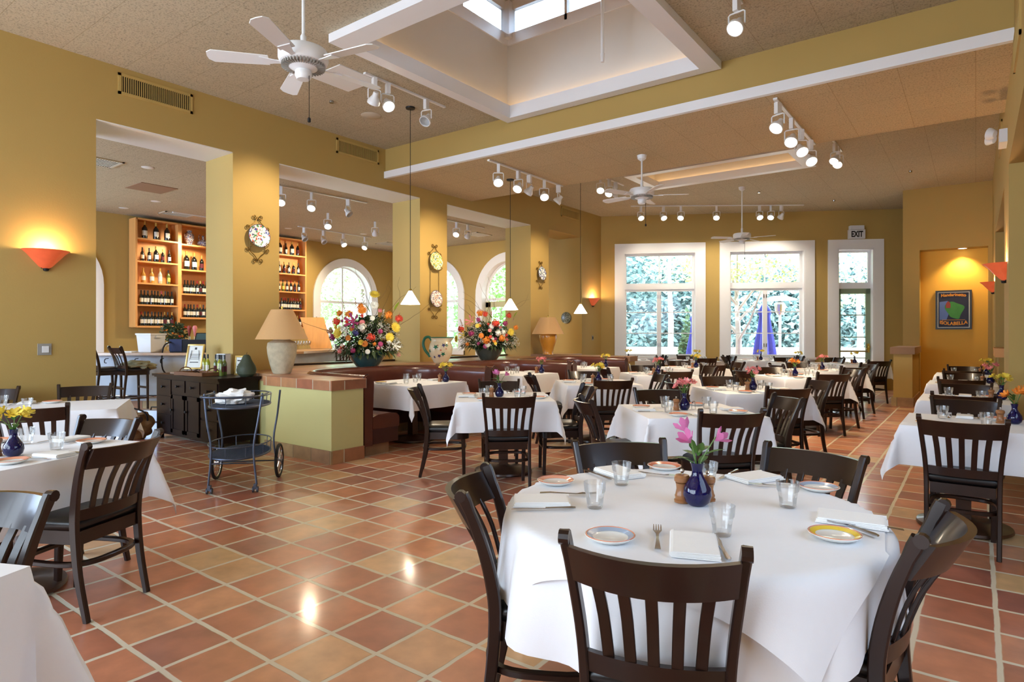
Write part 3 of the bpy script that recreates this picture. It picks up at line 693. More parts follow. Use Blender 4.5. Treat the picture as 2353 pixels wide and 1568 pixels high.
# low patio wall running parallel to the far wall
bm = nb(); box(bm, -6, 9.0, -.12, 14, 9.3, .78); box(bm, -6, 8.95, .78, 14, 9.35, .84); tag(obj('patio_wall', bm, 'patio_wall', smooth=False), kind='structure').matrix_world = FAR
def closed_umbrella(x, y, label, h=2.45):
    t = thing('patio_umbrella', label, 'umbrella', (x, y, -.12), 0, 'closed blue patio umbrellas')
    bm = nb(); lathe(bm, [(.04, h), (.10, h-.12), (.17, h-.3), (.13, h-.42), (.17, h-.75), (.24, h-1.15), (.30, h-1.62), (.27, h-1.66)], 40, mod=lambda a, z: 1+.16*math.sin(a*10)*(1 if z < h-.2 else .2))
    obj('canopy', bm, 'umbrella_blue', t); bm = nb(); tube(bm, [(0, 0, 0), (0, 0, h+.05)], .025, 8); obj('pole', bm, 'white_metal', t)
    bm = nb(); lathe(bm, [(0, 0), (.28, 0), (.28, .05), (.05, .09), (.04, .3), (0, .3)], 20); obj('base', bm, 'white_metal', t); return t
x, y, _ = wp(1757, 18.6); closed_umbrella(x, y, 'closed blue patio umbrella behind the middle of the second window')
x, y, _ = wp(1600, 18.8); closed_umbrella(x, y, 'closed blue patio umbrella cut off by the right side of the first window', 2.25)
x, y, _ = wp(1792, 19.6)
t = thing('patio_heater', 'tall white mushroom patio heater behind the blue umbrella', 'heater', (x, y, -.12))
bm = nb(); lathe(bm, [(0, 0), (.23, 0), (.23, .75), (.2, .8), (0, .8)], 20); obj('tank_housing', bm, 'white_metal', t)
bm = nb(); tube(bm, [(0, 0, .8), (0, 0, 2.2)], .04, 10); obj('pole', bm, 'white_metal', t)
bm = nb(); lathe(bm, [(.09, 2.1), (.15, 2.2), (.17, 2.42), (.1, 2.5), (0, 2.5)], 20); obj('burner', bm, 'steel', t)
bm = nb(); lathe(bm, [(0, 2.70), (.2, 2.69), (.48, 2.60), (.5, 2.56), (.2, 2.66), (0, 2.66)], 28); obj('reflector', bm, 'white_metal', t)
# greenery outside the bar room
for i, (x, y, s_) in enumerate([(-20, 10.6, 2.6), (-20.5, 14.5, 2.8), (-19.5, 4.5, 2.4), (-16.4, 17.6, 2.3), (-14.4, 19.6, 2.4), (-12.8, 18.0, 1.6)]):
    tree('garden_tree', ['leafy garden tree seen through the bar arch window beside the tall bouquet', 'leafy garden tree at the far right of the bar arch window', 'leafy garden tree behind the half hidden left arch window', 'leafy garden tree seen through the arch behind the ceramic jug', 'leafy garden tree seen through the arched glass door', 'leafy garden tree at the right of the arched glass door'][i], 'tree', x, y, 5.2, [(0, 0, 3.4, s_*.8, s_*.8, 1.5), (.3, .2, 1.6, s_*.7, s_*.7, 1.1)], 'foliage_green', 4200, .11, 50+i, .12, 'trees outside the bar', False)

# ---------------- dining chair ----------------
def catmull(pts, k=4):
    pts = [Vector(p) for p in pts]; out = []
    for i in range(len(pts)-1):
        p0, p1, p2, p3 = pts[max(i-1, 0)], pts[i], pts[i+1], pts[min(i+2, len(pts)-1)]
        for j in range(k):
            t = j/k
            out.append(.5*((2*p1)+(-p0+p2)*t+(2*p0-5*p1+4*p2-p3)*t*t+(-p0+3*p1-3*p2+p3)*t*t*t))
    out.append(pts[-1]); return out
def dshape(w, yr, yf, r, n=8):
    """seat outline: straight-ish rear, rounded front"""
    p = [(-w*.82, yr), (w*.82, yr)]
    for i in range(n+1):
        a = R(-35+125*i/n); p.append((w-r+r*math.cos(a) if a < R(90) else w-r, yf-r+r*math.sin(a)))
    for i in range(n+1):
        a = R(90+125*i/n); p.append((-(w-r)+r*math.cos(a), yf-r+r*math.sin(a)))
    return p
def make_chair(bar=0.0):
    t = thing('bar_stool' if bar else 'dining_chair', 'chair', 'stool' if bar else 'chair')
    b = bar
    def back_y(z): return -.195-.02*max(0, (z-.46)/.2)-.10*max(0, (z-.6)/.27)**1.4
    top = .868
    for s in (-1, 1):
        # rear leg and back post, one curved piece
        ctr = [(s*.185, -.262, 0), (s*.188, -.215, (.22+b)*1.0), (s*.190, -.195, .44+b), (s*.197, -.207, .58+b), (s*.212, -.245, .73+b), (s*.226, -.298, top+b)]
        P = catmull(ctr, 4); N = len(P); secs = []
        for i in range(N):
            f = i/(N-1); d = .030+.014*math.sin(f*math.pi)+(.008 if f > .9 else 0); secs.append(rect(.027, d, .005))
        bm = nb(); sweep(bm, P, secs, (1, 0, 0)); q = P[-1]
        tube(bm, [(q.x-.0135, q.y-.006, q.z-.006), (q.x+.0135, q.y-.006, q.z-.006)], .019, 10)
        obj('rear_leg', bm, 'wood_dark', t)
        bm = nb(); sweep(bm, [(s*.165, .165, 0), (s*.170, .160, .25+b), (s*.172, .155, .41+b)], [rect(.030, .030, .004), rect(.036, .036, .005), rect(.038, .038, .005)], (1, 0, 0))
        obj('front_leg', bm, 'wood_dark', t)
    bm = nb(); prism(bm, dshape(.208, -.205, .215, .10), .365+b, .432+b); obj('seat_frame', bm, 'wood_dark', t, bevel=.004)
    # cushion
    bm = nb(); base = dshape(.212, -.19, .225, .11); rings = []
    for k, (sc, z) in enumerate(((.99, .432), (1.05, .445), (1.07, .465), (1.03, .485), (.90, .500), (.6, .508), (.25, .511))):
        rings.append([bm.verts.new((x*sc, (y-.01)*sc+.01, z+b)) for x, y in base])
    n = len(base)
    for A, B in zip(rings, rings[1:]):
        for i in range(n): bm.faces.new((A[i], A[(i+1) % n], B[(i+1) % n], B[i]))
    bm.faces.new(rings[-1]); bm.faces.new(rings[0][::-1]); obj('seat_cushion', bm, 'vinyl', t, smooth=1.2)
    def arc_rail(z0, z1, w, sag, th, yo=0):
        bm = nb(); pts = []; n = 12
        for i in range(n+1):
            f = -1+2*i/n; pts.append((f*w, 0, 0, sag*(1-f*f)))
        rows = []
        for z, dz in ((z0, 0), (z1, 0)):
            y = back_y(z)+yo
            rows.append([(p[0]*(1+(z-z0)*.25), y-p[3]) for p in pts])
        for i in range(n):
            pass
        g = []
        for (z, row) in ((z0, rows[0]), (z1, rows[1])):
            a = [bm.verts.new((x, y-th/2, z+b)) for x, y in row]; c = [bm.verts.new((x, y+th/2, z+b)) for x, y in row]; g.append((a, c))
        (a0, c0), (a1, c1) = g
        for i in range(n):
            bm.faces.new((a0[i], a0[i+1], a1[i+1], a1[i])); bm.faces.new((c0[i+1], c0[i], c1[i], c1[i+1]))
            bm.faces.new((a1[i], a1[i+1], c1[i+1], c1[i])); bm.faces.new((c0[i], c0[i+1], a0[i+1], a0[i]))
        bm.faces.new((a0[0], a1[0], c1[0], c0[0])); bm.faces.new((a0[n], c0[n], c1[n], a1[n])); return bm
    obj('top_rail', arc_rail(.745, .848, .208, .070, .022), 'wood_dark', t, bevel=.004)
    obj('lower_rail', arc_rail(.485, .540, .186, .034, .020), 'wood_dark', t, bevel=.003)
    for k in range(5):
        f = -.68+.34*k; bm = nb()
        P = [(f*.176, back_y(.53)-.035*(1-f*f), .53+b), (f*.190, back_y(.66)-.052*(1-f*f)-.004, .66+b), (f*.205, back_y(.757)-.068*(1-f*f), .757+b)]
        sweep(bm, catmull(P, 3), rect(.031, .011, .002), (1, 0, 0)); obj('slat', bm, 'wood_dark', t)
    # bent stretcher hoop
    bm = nb(); zz = (.27 if not b else .26); sg = lambda v: math.copysign(abs(v)**.62, v)
    P = [(.192*sg(math.cos(a)), -.03+.205*sg(math.sin(a)), zz) for a in [2*math.pi*i/32 for i in range(32)]]
    sweep(bm, P, rect(.024, .030, .004), (0, 0, 1), closed=True); obj('stretcher', bm, 'wood_dark', t)
    if b:
        bm = nb(); box(bm, -.17, .145, .42, .17, .17, .455); box(bm, -.17, -.225, .42, .17, -.2, .455); obj('foot_rail', bm, 'wood_dark', t)
    return t
CH = make_chair()
G_CH = 'slat-back dining chairs'
# ---------------- tables and cloths ----------------
def make_base(round_=False):
    t = thing('pedestal_table', 'table', 'table')
    bm = nb(); lathe(bm, [(0, .0), (.27, 0), (.29, .012), (.285, .03), (.20, .05), (.08, .062), (.05, .08), (0, .08)], 32); obj('base_disc', bm, 'wood_table', t)
    bm = nb(); box(bm, -.045, -.045, .06, .045, .045, .71); obj('column', bm, 'wood_table', t, bevel=.006)
    return t
SQB = make_base()
def tabletop(t, hx, hy, rnd=0):
    bm = nb()
    if rnd: lathe(bm, [(0, .715), (rnd-.01, .715), (rnd, .725), (rnd, .742), (rnd-.008, .75), (0, .75)], 48)
    else: box(bm, -hx, -hy, .715, hx, hy, .75)
    obj('tabletop', bm, 'wood_table', t, smooth=bool(rnd), bevel=0 if rnd else .004)
ZT = .757
def cloth_square(hx, hy, d, seed, n=34, flare=.10):
    bm = nb(); rnd = random.Random(seed); ph = [rnd.uniform(0, 6.28) for _ in range(8)]
    X, Y = hx+d, hy+d; g = []
    def smp(h, D, n):
        a = [-D+(D-h)*i/(n//4) for i in range(n//4)]; m_ = [-h+2*h*i/(n//2) for i in range(n//2)]; e = [h+(D-h)*i/(n//4) for i in range(n//4+1)]; return a+m_+e
    us, vs_ = smp(hx, X, n), smp(hy, Y, n)
    for v in vs_:
        row = []
        for u in us:
            qx, qy = max(-hx, min(hx, u)), max(-hy, min(hy, v)); ox, oy = u-qx, v-qy; L = math.hypot(ox, oy)
            if L < 1e-6: row.append(bm.verts.new((u, v, ZT))); continue
            dx, dy = ox/L, oy/L; corner = abs(dx*dy)*2; k = min(1, L/d)
            rip = .012*math.sin((qx*9+qy*11)+ph[0])+.010*math.sin(qx*21-qy*17+ph[1])
            out = .010+L*(flare*.35)+k*rip*(1-corner*.7)+L*corner*(flare+.12+.10*math.sin(ph[2]+(3 if qx > 0 else 0)+(5 if qy > 0 else 0)))
            # fold: squeeze both flanks of the hanging corner toward the diagonal
            if corner > 0:
                sx, sy = (1 if ox > 0 else -1), (1 if oy > 0 else -1); kk = .30*corner*k
                out2 = out*(1-.45*math.sin(2*math.pi*min(abs(dx), abs(dy)))**2*.5)
                px, py = qx+dx*out2, qy+dy*out2
                px += sx*.03*kk; py += sy*.03*kk
            else: px, py = qx+dx*out, qy+dy*out
            row.append(bm.verts.new((px, py, ZT-L*.975)))
        g.append(row)
    for A, B in zip(g, g[1:]):
        for i in range(len(A)-1): bm.faces.new((A[i], A[i+1], B[i+1], B[i]))
    return bm
def cloth_round(r0, r1, seed, z=ZT, folds=9, fl=.16, amp=.10, off=(0, 0)):
    bm = nb(); rings = []; n = 96; rnd = random.Random(seed); ph = rnd.uniform(0, 6)
    rs = [0, r0*.3, r0*.6, r0*.85, r0*.97, r0, r0+.02]+[r0+(r1-r0)*k/8 for k in range(1, 9)]
    for r_ in rs:
        L0 = max(0, r_-r0); ring = []
        for i in range(n):
            a = 2*math.pi*i/n; L = L0*(1+(off[0]*math.cos(a)+off[1]*math.sin(a))/(r1-r0))
            w = math.sin(folds*a+ph+.6*math.sin(2*a))+.5*math.sin((folds+4)*a+ph*2)
            rr = r_ if L == 0 else r0+.012+L*(fl+amp*w)
            ring.append(bm.verts.new((rr*math.cos(a), rr*math.sin(a), z-L*.96)) if r_ > 0 else None)
        rings.append(ring)
    c = bm.verts.new((0, 0, z))
    for i in range(n): bm.faces.new((c, rings[1][i], rings[1][(i+1) % n]))
    for A, B in zip(rings[1:], rings[2:]):
        for i in range(n): bm.faces.new((A[i], A[(i+1) % n], B[(i+1) % n], B[i]))
    return bm
def cloth_overlay(r0, L, seed, z, n=56, folds=7, off=(0, 0)):
    bm = nb(); g = []; rnd = random.Random(seed); ph = rnd.uniform(0, 6)
    for j in range(n+1):
        row = []
        for i in range(n+1):
            u, v = off[0]-L+2*L*i/n, off[1]-L+2*L*j/n; r_ = math.hypot(u, v); a = math.atan2(v, u)
            if r_ <= r0: row.append(bm.verts.new((u, v, z))); continue
            D = r_-r0; w = math.sin(folds*a+ph+.5*math.sin(3*a))+.4*math.sin(13*a+ph)
            rr = r0+.012+.01*min(1, D/.05)+D*(.07+.07*w)
            row.append(bm.verts.new((rr*math.cos(a), rr*math.sin(a), z-D*.95)))
        g.append(row)
    for A, B in zip(g, g[1:]):
        for i in range(n): bm.faces.new((A[i], A[i+1], B[i+1], B[i]))
    return bm
# ---------------- table ware ----------------
def make_glass(seg=20):
    bm = nb(); fac = lambda a, z: 1-.035*abs(math.sin(a*5)) if z < .058 else 1
    lathe(bm, [(0, .0), (.026, 0), (.029, .004), (.031, .03), (.034, .056), (.038, .062), (.0405, .09), (.041, .094), (.0385, .094), (.0375, .07), (.035, .058), (.030, .03), (.027, .014), (0, .012)], 40, mod=fac)
    return tag(obj('water_glass', bm, 'glass'), 'glass', 'glass')
def make_plate(rim, r_=.078):
    t = thing('side_plate', 'plate', 'plate')
    bm = nb(); k = r_/.078
    lathe(bm, [(0, .006), (.046*k, .006), (.052*k, .008), (.0695*k, .015), (.077*k, .018), (.078*k, .0165), (.070*k, .010), (.05*k, .0), (0, .0)], 40); obj('plate_body', bm, 'ceramic', t)
    bm = nb(); lathe(bm, [(.0545*k, .0105), (.0705*k, .0172)], 40); obj('rim_band', bm, rim, t)
    bm = nb(); tube(bm, [(.0735*k*math.cos(a), .0735*k*math.sin(a), .0182) for a in [2*math.pi*i/40 for i in range(40)]], .0012, 5, closed=True); obj('rim_line', bm, 'rim_orange' if rim != 'rim_orange' else 'rim_salmon', t)
    return t
def make_napkin():
    bm = nb()
    for k, (w, d) in enumerate(((.085, .052), (.083, .050), (.084, .051), (.081, .049))):
        z = .001+k*.0045; n = 6
        pts = [(-w, -d), (w, -d), (w, d), (-w, d)]
        box(bm, -w, -d+.001*k, z, w-.002*k, d, z+.0038, rot=R(.8*(k-1.5)))
    tube(bm, [(-.083, .049, .010), (.083, .049, .010)], .0085, 8)
    return tag(obj('folded_napkin', bm, 'napkin', bevel=.001), 'napkin', 'napkin')
def make_fork():
    bm = nb()
    P = [(0, -.095, .003), (0, -.06, .006), (0, -.01, .004), (0, .03, .003), (0, .05, .006)]
    sec = [rect(.014, .002), rect(.010, .0025), rect(.006, .003), rect(.008, .002), rect(.022, .0015)]
    sweep(bm, P, sec, (1, 0, 0))
    for k in range(4):
        x = -.009+.006*k; sweep(bm, [(x, .049, .006), (x, .075, .006), (x, .096, .009)], [rect(.0038, .0015), rect(.003, .0015), rect(.0016, .0012)], (1, 0, 0))
    return tag(obj('fork', bm, 'steel'), 'fork', 'fork')
def make_knife():
    t = thing('table_knife', 'knife', 'knife')
    bm = nb(); sweep(bm, [(0, 0, .004), (.002, .05, .004), (.001, .095, .004), (-.003, .112, .004)], [rect(.010, .0016), rect(.016, .0012), rect(.014, .001), rect(.003, .001)], (1, 0, 0)); obj('blade', bm, 'steel', t)
    bm = nb(); sweep(bm, [(0, 0, .005), (0, -.04, .005), (0, -.085, .005), (0, -.098, .005)], [rect(.011, .006, .002), rect(.009, .007, .002), rect(.014, .008, .003), rect(.008, .006, .002)], (1, 0, 0)); obj('handle', bm, 'steel', t)
    return t
def make_mill(tall=True):
    t = thing('pepper_mill', 'mill', 'mill')
    bm = nb(); lathe(bm, [(0, 0), (.026, 0), (.027, .008), (.023, .012), (.025, .022), (.023, .026), (.019, .045), (.021, .062), (.0225, .066)], 24); lathe(bm, [(.0225, .066), (0, .066)], 24); obj('mill_body', bm, 'mill_wood', t)
    bm = nb(); lathe(bm, [(.021, .067), (.026, .072), (.027, .085), (.022, .093), (.008, .096), (0, .096)], 24); obj('mill_head', bm, 'mill_wood', t)
    bm = nb(); lathe(bm, [(0, .094), (.006, .095), (.004, .1), (.008, .106), (.006, .112), (0, .113)], 14); obj('mill_knob', bm, 'chrome', t)
    return t
def make_salt():
    t = thing('salt_shaker', 'shaker', 'shaker'); bm = nb(); lathe(bm, [(0, 0), (.02, 0), (.018, .04), (.015, .055), (0, .055)], 16); obj('shaker_body', bm, 'glass', t)
    bm = nb(); lathe(bm, [(.016, .053), (.016, .062), (.008, .07), (0, .07)], 16); obj('shaker_cap', bm, 'chrome', t); return t
def make_vase():
    bm = nb(); lathe(bm, [(0, 0), (.026, 0), (.040, .012), (.0465, .035), (.043, .058), (.028, .082), (.018, .100), (.0165, .115), (.021, .135), (.0235, .140), (.020, .139), (.014, .115), (0, .1)], 36)
    return tag(obj('bud_vase', bm, 'cobalt'), 'vase', 'vase')
def petal_bm(bm, c, ax, n=6, L=.035, w=.013, cup=.5, rnd=None, mi=0):
    ax = Vector(ax).normalized(); s = ax.orthogonal().normalized(); u = ax.cross(s)
    for k in range(n):
        a = 2*math.pi*k/n+(rnd.uniform(-.15, .15) if rnd else 0); d = s*math.cos(a)+u*math.sin(a); t_ = ax.cross(d)
        pts = []
        for f, ww in ((0, .25), (.35, .7), (.7, 1), (1, .15)):
            p = Vector(c)+d*(L*math.sin(f*math.pi/2*cup*1.4)*.9)+ax*(L*f*(1-f*.35*(1 if cup > .6 else .3))); pts.append((p-t_*w*ww*.5, p+t_*w*ww*.5, p+ax*(-.002)))
        vs = [(bm.verts.new(a_), bm.verts.new(c_), bm.verts.new(b_)) for a_, b_, c_ in pts]
        for A, B in zip(vs, vs[1:]):
            bm.faces.new((A[0], A[1], B[1], B[0])).material_index = mi; bm.faces.new((A[1], A[2], B[2], B[1])).material_index = mi
def leaf_bm(bm, p, d, L, w, droop=.2):
    d = Vector(d).normalized(); s = d.cross(Vector((0, 0, 1))); s = s.normalized() if s.length > .01 else Vector((1, 0, 0)); rows = []
    for f, ww in ((0, .2), (.25, .8), (.5, 1), (.75, .7), (1, .05)):
        q = Vector(p)+d*L*f+Vector((0, 0, -droop*L*f*f)); rows.append((bm.verts.new(q-s*w*ww/2), bm.verts.new(q+Vector((0, 0, -w*.12*ww))), bm.verts.new(q+s*w*ww/2)))
    for A, B in zip(rows, rows[1:]):
        bm.faces.new((A[0], A[1], B[1], B[0])); bm.faces.new((A[1], A[2], B[2], B[1]))
def make_posy(kind, seed, col):
    """alstroemeria stems standing in a bud vase; base at the vase foot"""
    rnd = random.Random(seed); t = thing('flower_posy', 'posy', 'flowers')
    bm = nb(); heads = []
    for k in range(kind):
        a = 2*math.pi*k/kind+rnd.uniform(-.4, .4); r_ = rnd.uniform(.04, .075); h = rnd.uniform(.19, .25)
        tp = Vector((r_*math.cos(a), r_*math.sin(a), h)); heads.append((tp, a)); tube(bm, catmull([(0, 0, .10), (r_*.25*math.cos(a), r_*.25*math.sin(a), .15), tp], 3), .0022, 5)
    obj('stems', bm, 'stem', t)
    bm = nb()
    for k in range(9):
        a = rnd.uniform(0, 6.28); z = rnd.uniform(.13, .19); e = rnd.uniform(.3, 1.2); leaf_bm(bm, (.008*math.cos(a), .008*math.sin(a), z), (math.cos(a), math.sin(a), e*1.3), rnd.uniform(.06, .10) if kind <= 3 else rnd.uniform(.05, .08), .028 if kind <= 3 else .02, .3)
    obj('leaves', bm, 'leaf', t)
    for tp, a in heads:
        bm = nb()
        for q in range(3 if kind > 3 else 1):
            off = Vector((rnd.uniform(-.018, .018), rnd.uniform(-.018, .018), rnd.uniform(-.008, .016))) if kind > 3 else Vector((0, 0, 0))
            petal_bm(bm, tp+off-Vector((0, 0, .012)), (math.cos(a)*.9+rnd.uniform(-.4, .4), math.sin(a)*.9, .8), 6, .046 if kind <= 3 else .032, .024 if kind <= 3 else .016, .38 if kind <= 3 else .7, rnd)
        obj('bloom', bm, 'petal_'+col, t, smooth=1.2)
    return t
GL = make_glass(); NP = make_napkin(); FK = make_fork(); KN = make_knife(); ML = make_mill(); SL = make_salt(); VS = make_vase()
PL = {k: make_plate('rim_'+k) for k in ('orange', 'blue', 'yellow', 'salmon')}
PY = {'pink3': make_posy(3, 11, 'pink'), 'yellow': make_posy(5, 12, 'yellow'), 'pink': make_posy(5, 13, 'rose'), 'orange': make_posy(5, 14, 'orange')}
def L2W(c, phi, x, y): return (c[0]+x*math.cos(phi)-y*math.sin(phi), c[1]+x*math.sin(phi)+y*math.cos(phi))
COLW = {'orange': 'orange-rimmed', 'blue': 'blue-rimmed', 'yellow': 'yellow-rimmed', 'salmon': 'salmon-rimmed'}
def setting(c, phi, side, ax, tn, rim='orange', z=ZT+.002, full=True, rr=None):
    """side: 0 near(-y) 1 right(+x) 2 far(+y) 3 left(-x) in the table's frame, ax = half extent on that side"""
    sn = ('near', 'right', 'far', 'left')[side]; a = phi+side*math.pi/2
    def at_(x, y): return (*L2W(c, a, x, y), z)
    place(PL[rim], at_(-.20, -ax+.13), a, 'small white %s plate, %s setting of %s' % (COLW[rim], sn, tn), 'side plates on '+tn)
    place(NP, at_(.0, -ax+.10), a+R(90), 'folded white napkin, %s setting of %s' % (sn, tn), 'napkins on '+tn)
    if full:
        place(FK, at_(-.085, -ax+.12), a+R(3), 'steel fork, %s setting of %s' % (sn, tn), 'forks on '+tn)
        place(KN, at_(.09, -ax+.12), a-R(2), 'steel table knife, %s setting of %s' % (sn, tn), 'knives on '+tn)
    place(GL, at_(.13, -ax+.26), a, 'clear faceted water glass, %s setting of %s' % (sn, tn), 'water glasses on '+tn)
CWORD = {'pink3': 'pink', 'yellow': 'yellow', 'pink': 'pink', 'orange': 'orange'}
def centre(c, phi, tn, flower, x=0, y=0, mill=True, salt=False, z=ZT+.002):
    p = L2W(c, phi, x, y); place(VS, (*p, z), phi, 'small cobalt blue bud vase on %s' % tn, 'cobalt bud vases')
    place(PY[flower], (*p, z), phi+x*40+y*17, '%s flowers in the blue vase on %s' % (CWORD[flower], tn), 'flower posies')
    if mill: q = L2W(c, phi, x-.08, y-.03); place(ML, (*q, z), 0, 'turned wooden pepper mill on %s' % tn, 'pepper mills')
    if salt: q = L2W(c, phi, x+.09, y+.03); place(SL, (*q, z), 0, 'little glass salt shaker on %s' % tn, 'salt shakers')
PH = dict(pepper=1)
def dinner_table(c, phi, tn, hx=.47, hy=.47, sides=(0, 1, 2, 3), chairs=(0, 1, 2, 3), flower='yellow', rims=('orange', 'salmon', 'orange', 'salmon'), drop=.29, seed=1, dist=None, full=True, fx=(0, 0), chx=None, salt=False, base=True, flare=.10):
    phi = R(phi)
    if base:
        t = place(SQB, (c[0], c[1], 0), phi, 'dark pedestal of %s' % tn, 'pedestal tables') if False else dup(SQB, (c[0], c[1], 0), phi, 'dark wood pedestal table, %s' % tn, 'pedestal tables')
        tabletop(t, hx-.004, hy-.004)
    cl = obj('tablecloth', cloth_square(hx, hy, drop, seed, flare=flare), 'cloth', smooth=1.2); cl.location = (c[0], c[1], 0); cl.rotation_euler = (0, 0, phi)
    tag(cl, 'white square tablecloth draped over %s' % tn, 'tablecloth', 'white tablecloths')
    for s in sides: setting(c, phi, s, (hy if s % 2 == 0 else hx), tn, rims[s], full=full)
    centre(c, phi, tn, flower, *fx, salt=salt)
    for s in chairs:
        a = phi+s*math.pi/2; h = (hy if s % 2 == 0 else hx); d = (chx or {}).get(s, h+(.09, .09, .05, .09)[s])
        x, y = L2W(c, a, 0, -d)
        place(CH, (x, y, 0), a, 'dark slat-back chair at the %s side of %s' % (('near', 'right', 'far', 'left')[s], tn), G_CH)
# phi here: near side faces the camera.  M tables stand about 45-52 degrees to the room
T_M = [((-3.83, 4.98), 41, 'the table beside the first booth', 'pink3', (0, 1, 2, 3)), ((-3.97, 7.17), 42, 'the table beside the middle booth', 'yellow', (0, 1, 2, 3)),
       ((-1.92, 5.02), 41, 'the table just behind the round one', 'pink', (0, 1, 2, 3)), ((-2.07, 7.26), 42, 'the second table behind the round one', 'pink', (0, 1, 2, 3)),
       ((-4.02, 9.23), 42, 'the table beside the farthest booth', 'pink', (0, 1, 2, 3)), ((-2.11, 9.95), 42, 'the third table up the tiled aisle', 'orange', (0, 1, 2, 3)),
       ((-4.20, 11.3), 42, 'the yellow posy table left of centre', 'yellow', (0, 1, 2)), ((-2.14, 11.97), 42, 'the pink posy table nearest the door', 'pink', (0, 1, 2, 3)),
       ((-5.25, 14.2), 36, 'the table between the two windows', 'yellow', (0, 1, 2, 3)), ((-6.75, 13.75), 32, 'the table under the first window', 'yellow', (1,)),
       ((-4.05, 15.35), 30, 'the table under the second window', 'yellow', (1, 3)), ((-3.05, 14.3), 32, 'the table right of the second window', 'yellow', (1, 2)),
       ((-2.05, 14.85), 38, 'the last table beside the niche pillar', 'yellow', (0, 2))]
for i, (c, phi, tn, fl, chs) in enumerate(T_M):
    dinner_table(c, phi, tn, flower=fl, chairs=chs, seed=30+i, full=i < 6, salt=i in (2, 3), fx=(.02*((i*3) % 5-2), .03*((i*7) % 3-1)), dist=None)
T_R = [((-.07, 5.53), 'the nearest right wall table', 'orange'), ((-.09, 7.50), 'the second right wall table', 'yellow'), ((-.14, 9.84), 'the third right wall table', 'pink'), ((-.15, 11.95), 'the farthest right wall table', 'yellow')]
for i, (c, tn, fl) in enumerate(T_R):
    dinner_table(c, 0, tn, hx=.36, hy=.41, sides=(0, 2), chairs=(0, 2), flower=fl, rims=('yellow', 'salmon', 'orange', 'blue'), seed=60+i, full=i < 2, fx=(.29, .12), chx={0: .44, 2: .44}, drop=.28)
# left tables
dinner_table((-4.21, 1.04), 20, 'the front left table', hx=.48, hy=.48, sides=(0, 2, 3, 1), chairs=(), flower='yellow', rims=('salmon', 'salmon', 'salmon', 'salmon'), seed=71, fx=(.17, -.06), chx={1: .40, 2: .46}, drop=.33)
dinner_table((-6.62, 1.72), 62, 'the table by the left wall', hx=.80, hy=.45, sides=(0, 2), chairs=(), flower='pink', rims=('orange',)*4, seed=72, fx=(-.3, 0), drop=.3)
for (x, y), a, w in (((-5.85, 1.70), 150, 'right near'), ((-6.30, .95), 150, 'left near'), ((-7.10, 2.36), 332, 'right far'), ((-7.42, 1.66), 332, 'left far')):
    place(CH, (x, y, 0), R(a-90), 'dark slat-back chair at the %s side of the table by the left wall' % w, G_CH)
dinner_table((-2.31, -.02), 25, 'the table cut off at bottom left', hx=.45, hy=.45, sides=(), chairs=(), flower='pink', seed=73, drop=.38, flare=.26)
place(CH, (-2.63+.28*math.cos(R(300)), .60+.28*math.sin(R(300)), 0), R(300-90), 'dark slat-back chair behind the table cut off at bottom left', G_CH)
place(CH, (-3.50-.254, 1.35-.118, 0), R(205-90), 'dark slat-back chair at the right side of the front left table', G_CH)
place(CH, (-4.37+.10, 1.60-.26, 0), R(291-90), 'dark slat-back chair at the far side of the front left table', G_CH)
# booth tables
for i, ((y0, y1), tn, fl) in enumerate(zip(BOOTHS, ('the first booth table', 'the middle booth table', 'the farthest booth table'), ('yellow', 'pink', 'yellow'))):
    c = (-5.92, (y0+y1)/2+.02)
    dinner_table(c, 0, tn, hx=.50, hy=.50, sides=(0, 2), chairs=(), flower=fl, rims=('yellow', 'orange', 'salmon', 'blue'), seed=80+i, fx=(.33, .28), drop=.30)
    a = 0
    for q, (x, y) in enumerate(((-.25, .12), (.05, .0))):
        place(GL, (c[0]+x, c[1]+y, ZT+.002), 0, 'clear water glass at the %s of %s' % (('back', 'middle')[q], tn), 'extra glasses in the booths')
# ---------------- the round table ----------------
RC, RR = (-.845, 2.20), .645
t = dup(SQB, (*RC, 0), 0, 'round pedestal table in the foreground', 'pedestal tables'); tabletop(t, 0, 0, RR-.004)
o = obj('tablecloth', cloth_round(RR, RR+.28, 4, fl=.05, amp=.08, off=(-.06, -.07)), 'cloth', smooth=1.2, loc=(*RC, 0)); tag(o, 'round white undercloth hanging in soft folds below the square overlay', 'tablecloth')
o = obj('tablecloth', cloth_overlay(RR, .655, 8, ZT+.006, off=(-.035, -.045)), 'cloth', smooth=1.2, loc=(*RC, 0), rz=R(6)); tag(o, 'square white overlay cloth on top of the big round table', 'tablecloth')
for (mx, my), a, w in (((-.645, 1.450), 110, 'nearest the camera at'), ((-1.45, 1.75), 29, 'left of'), ((-.12, 2.15), 176, 'right of'), ((-1.39, 2.75), 316, 'far left of'), ((-.60, 3.06), 252, 'far right of')):
    place(CH, (mx+.28*math.cos(R(a)), my+.28*math.sin(R(a)), 0), R(a-90), 'dark slat-back chair %s the big round table' % w, G_CH, (.97, 1, 1.02) if a == 110 else None)
Z2 = ZT+.008
def px(pxx, py, z=Z2): Z = (1.4-z)*1427/(py-766); cx_ = (pxx-1176.5)/1427*Z; return (CS*cx_-SN*Z, SN*cx_+CS*Z, z)
RT = 'the big round table'
for (x, y), rim, w in (((-1.42, 2.21), 'salmon', 'left'), ((-1.17, 2.76), 'orange', 'far left'), ((-.90, 1.71), 'blue', 'near'), ((-.35, 2.14), 'yellow', 'right'), ((-.51, 2.76), 'blue', 'far right')):
    place(PL[rim], (x, y, Z2), 0, 'small white %s plate at the %s side of %s' % (COLW[rim], w, RT), scale=(1.0,)*3)
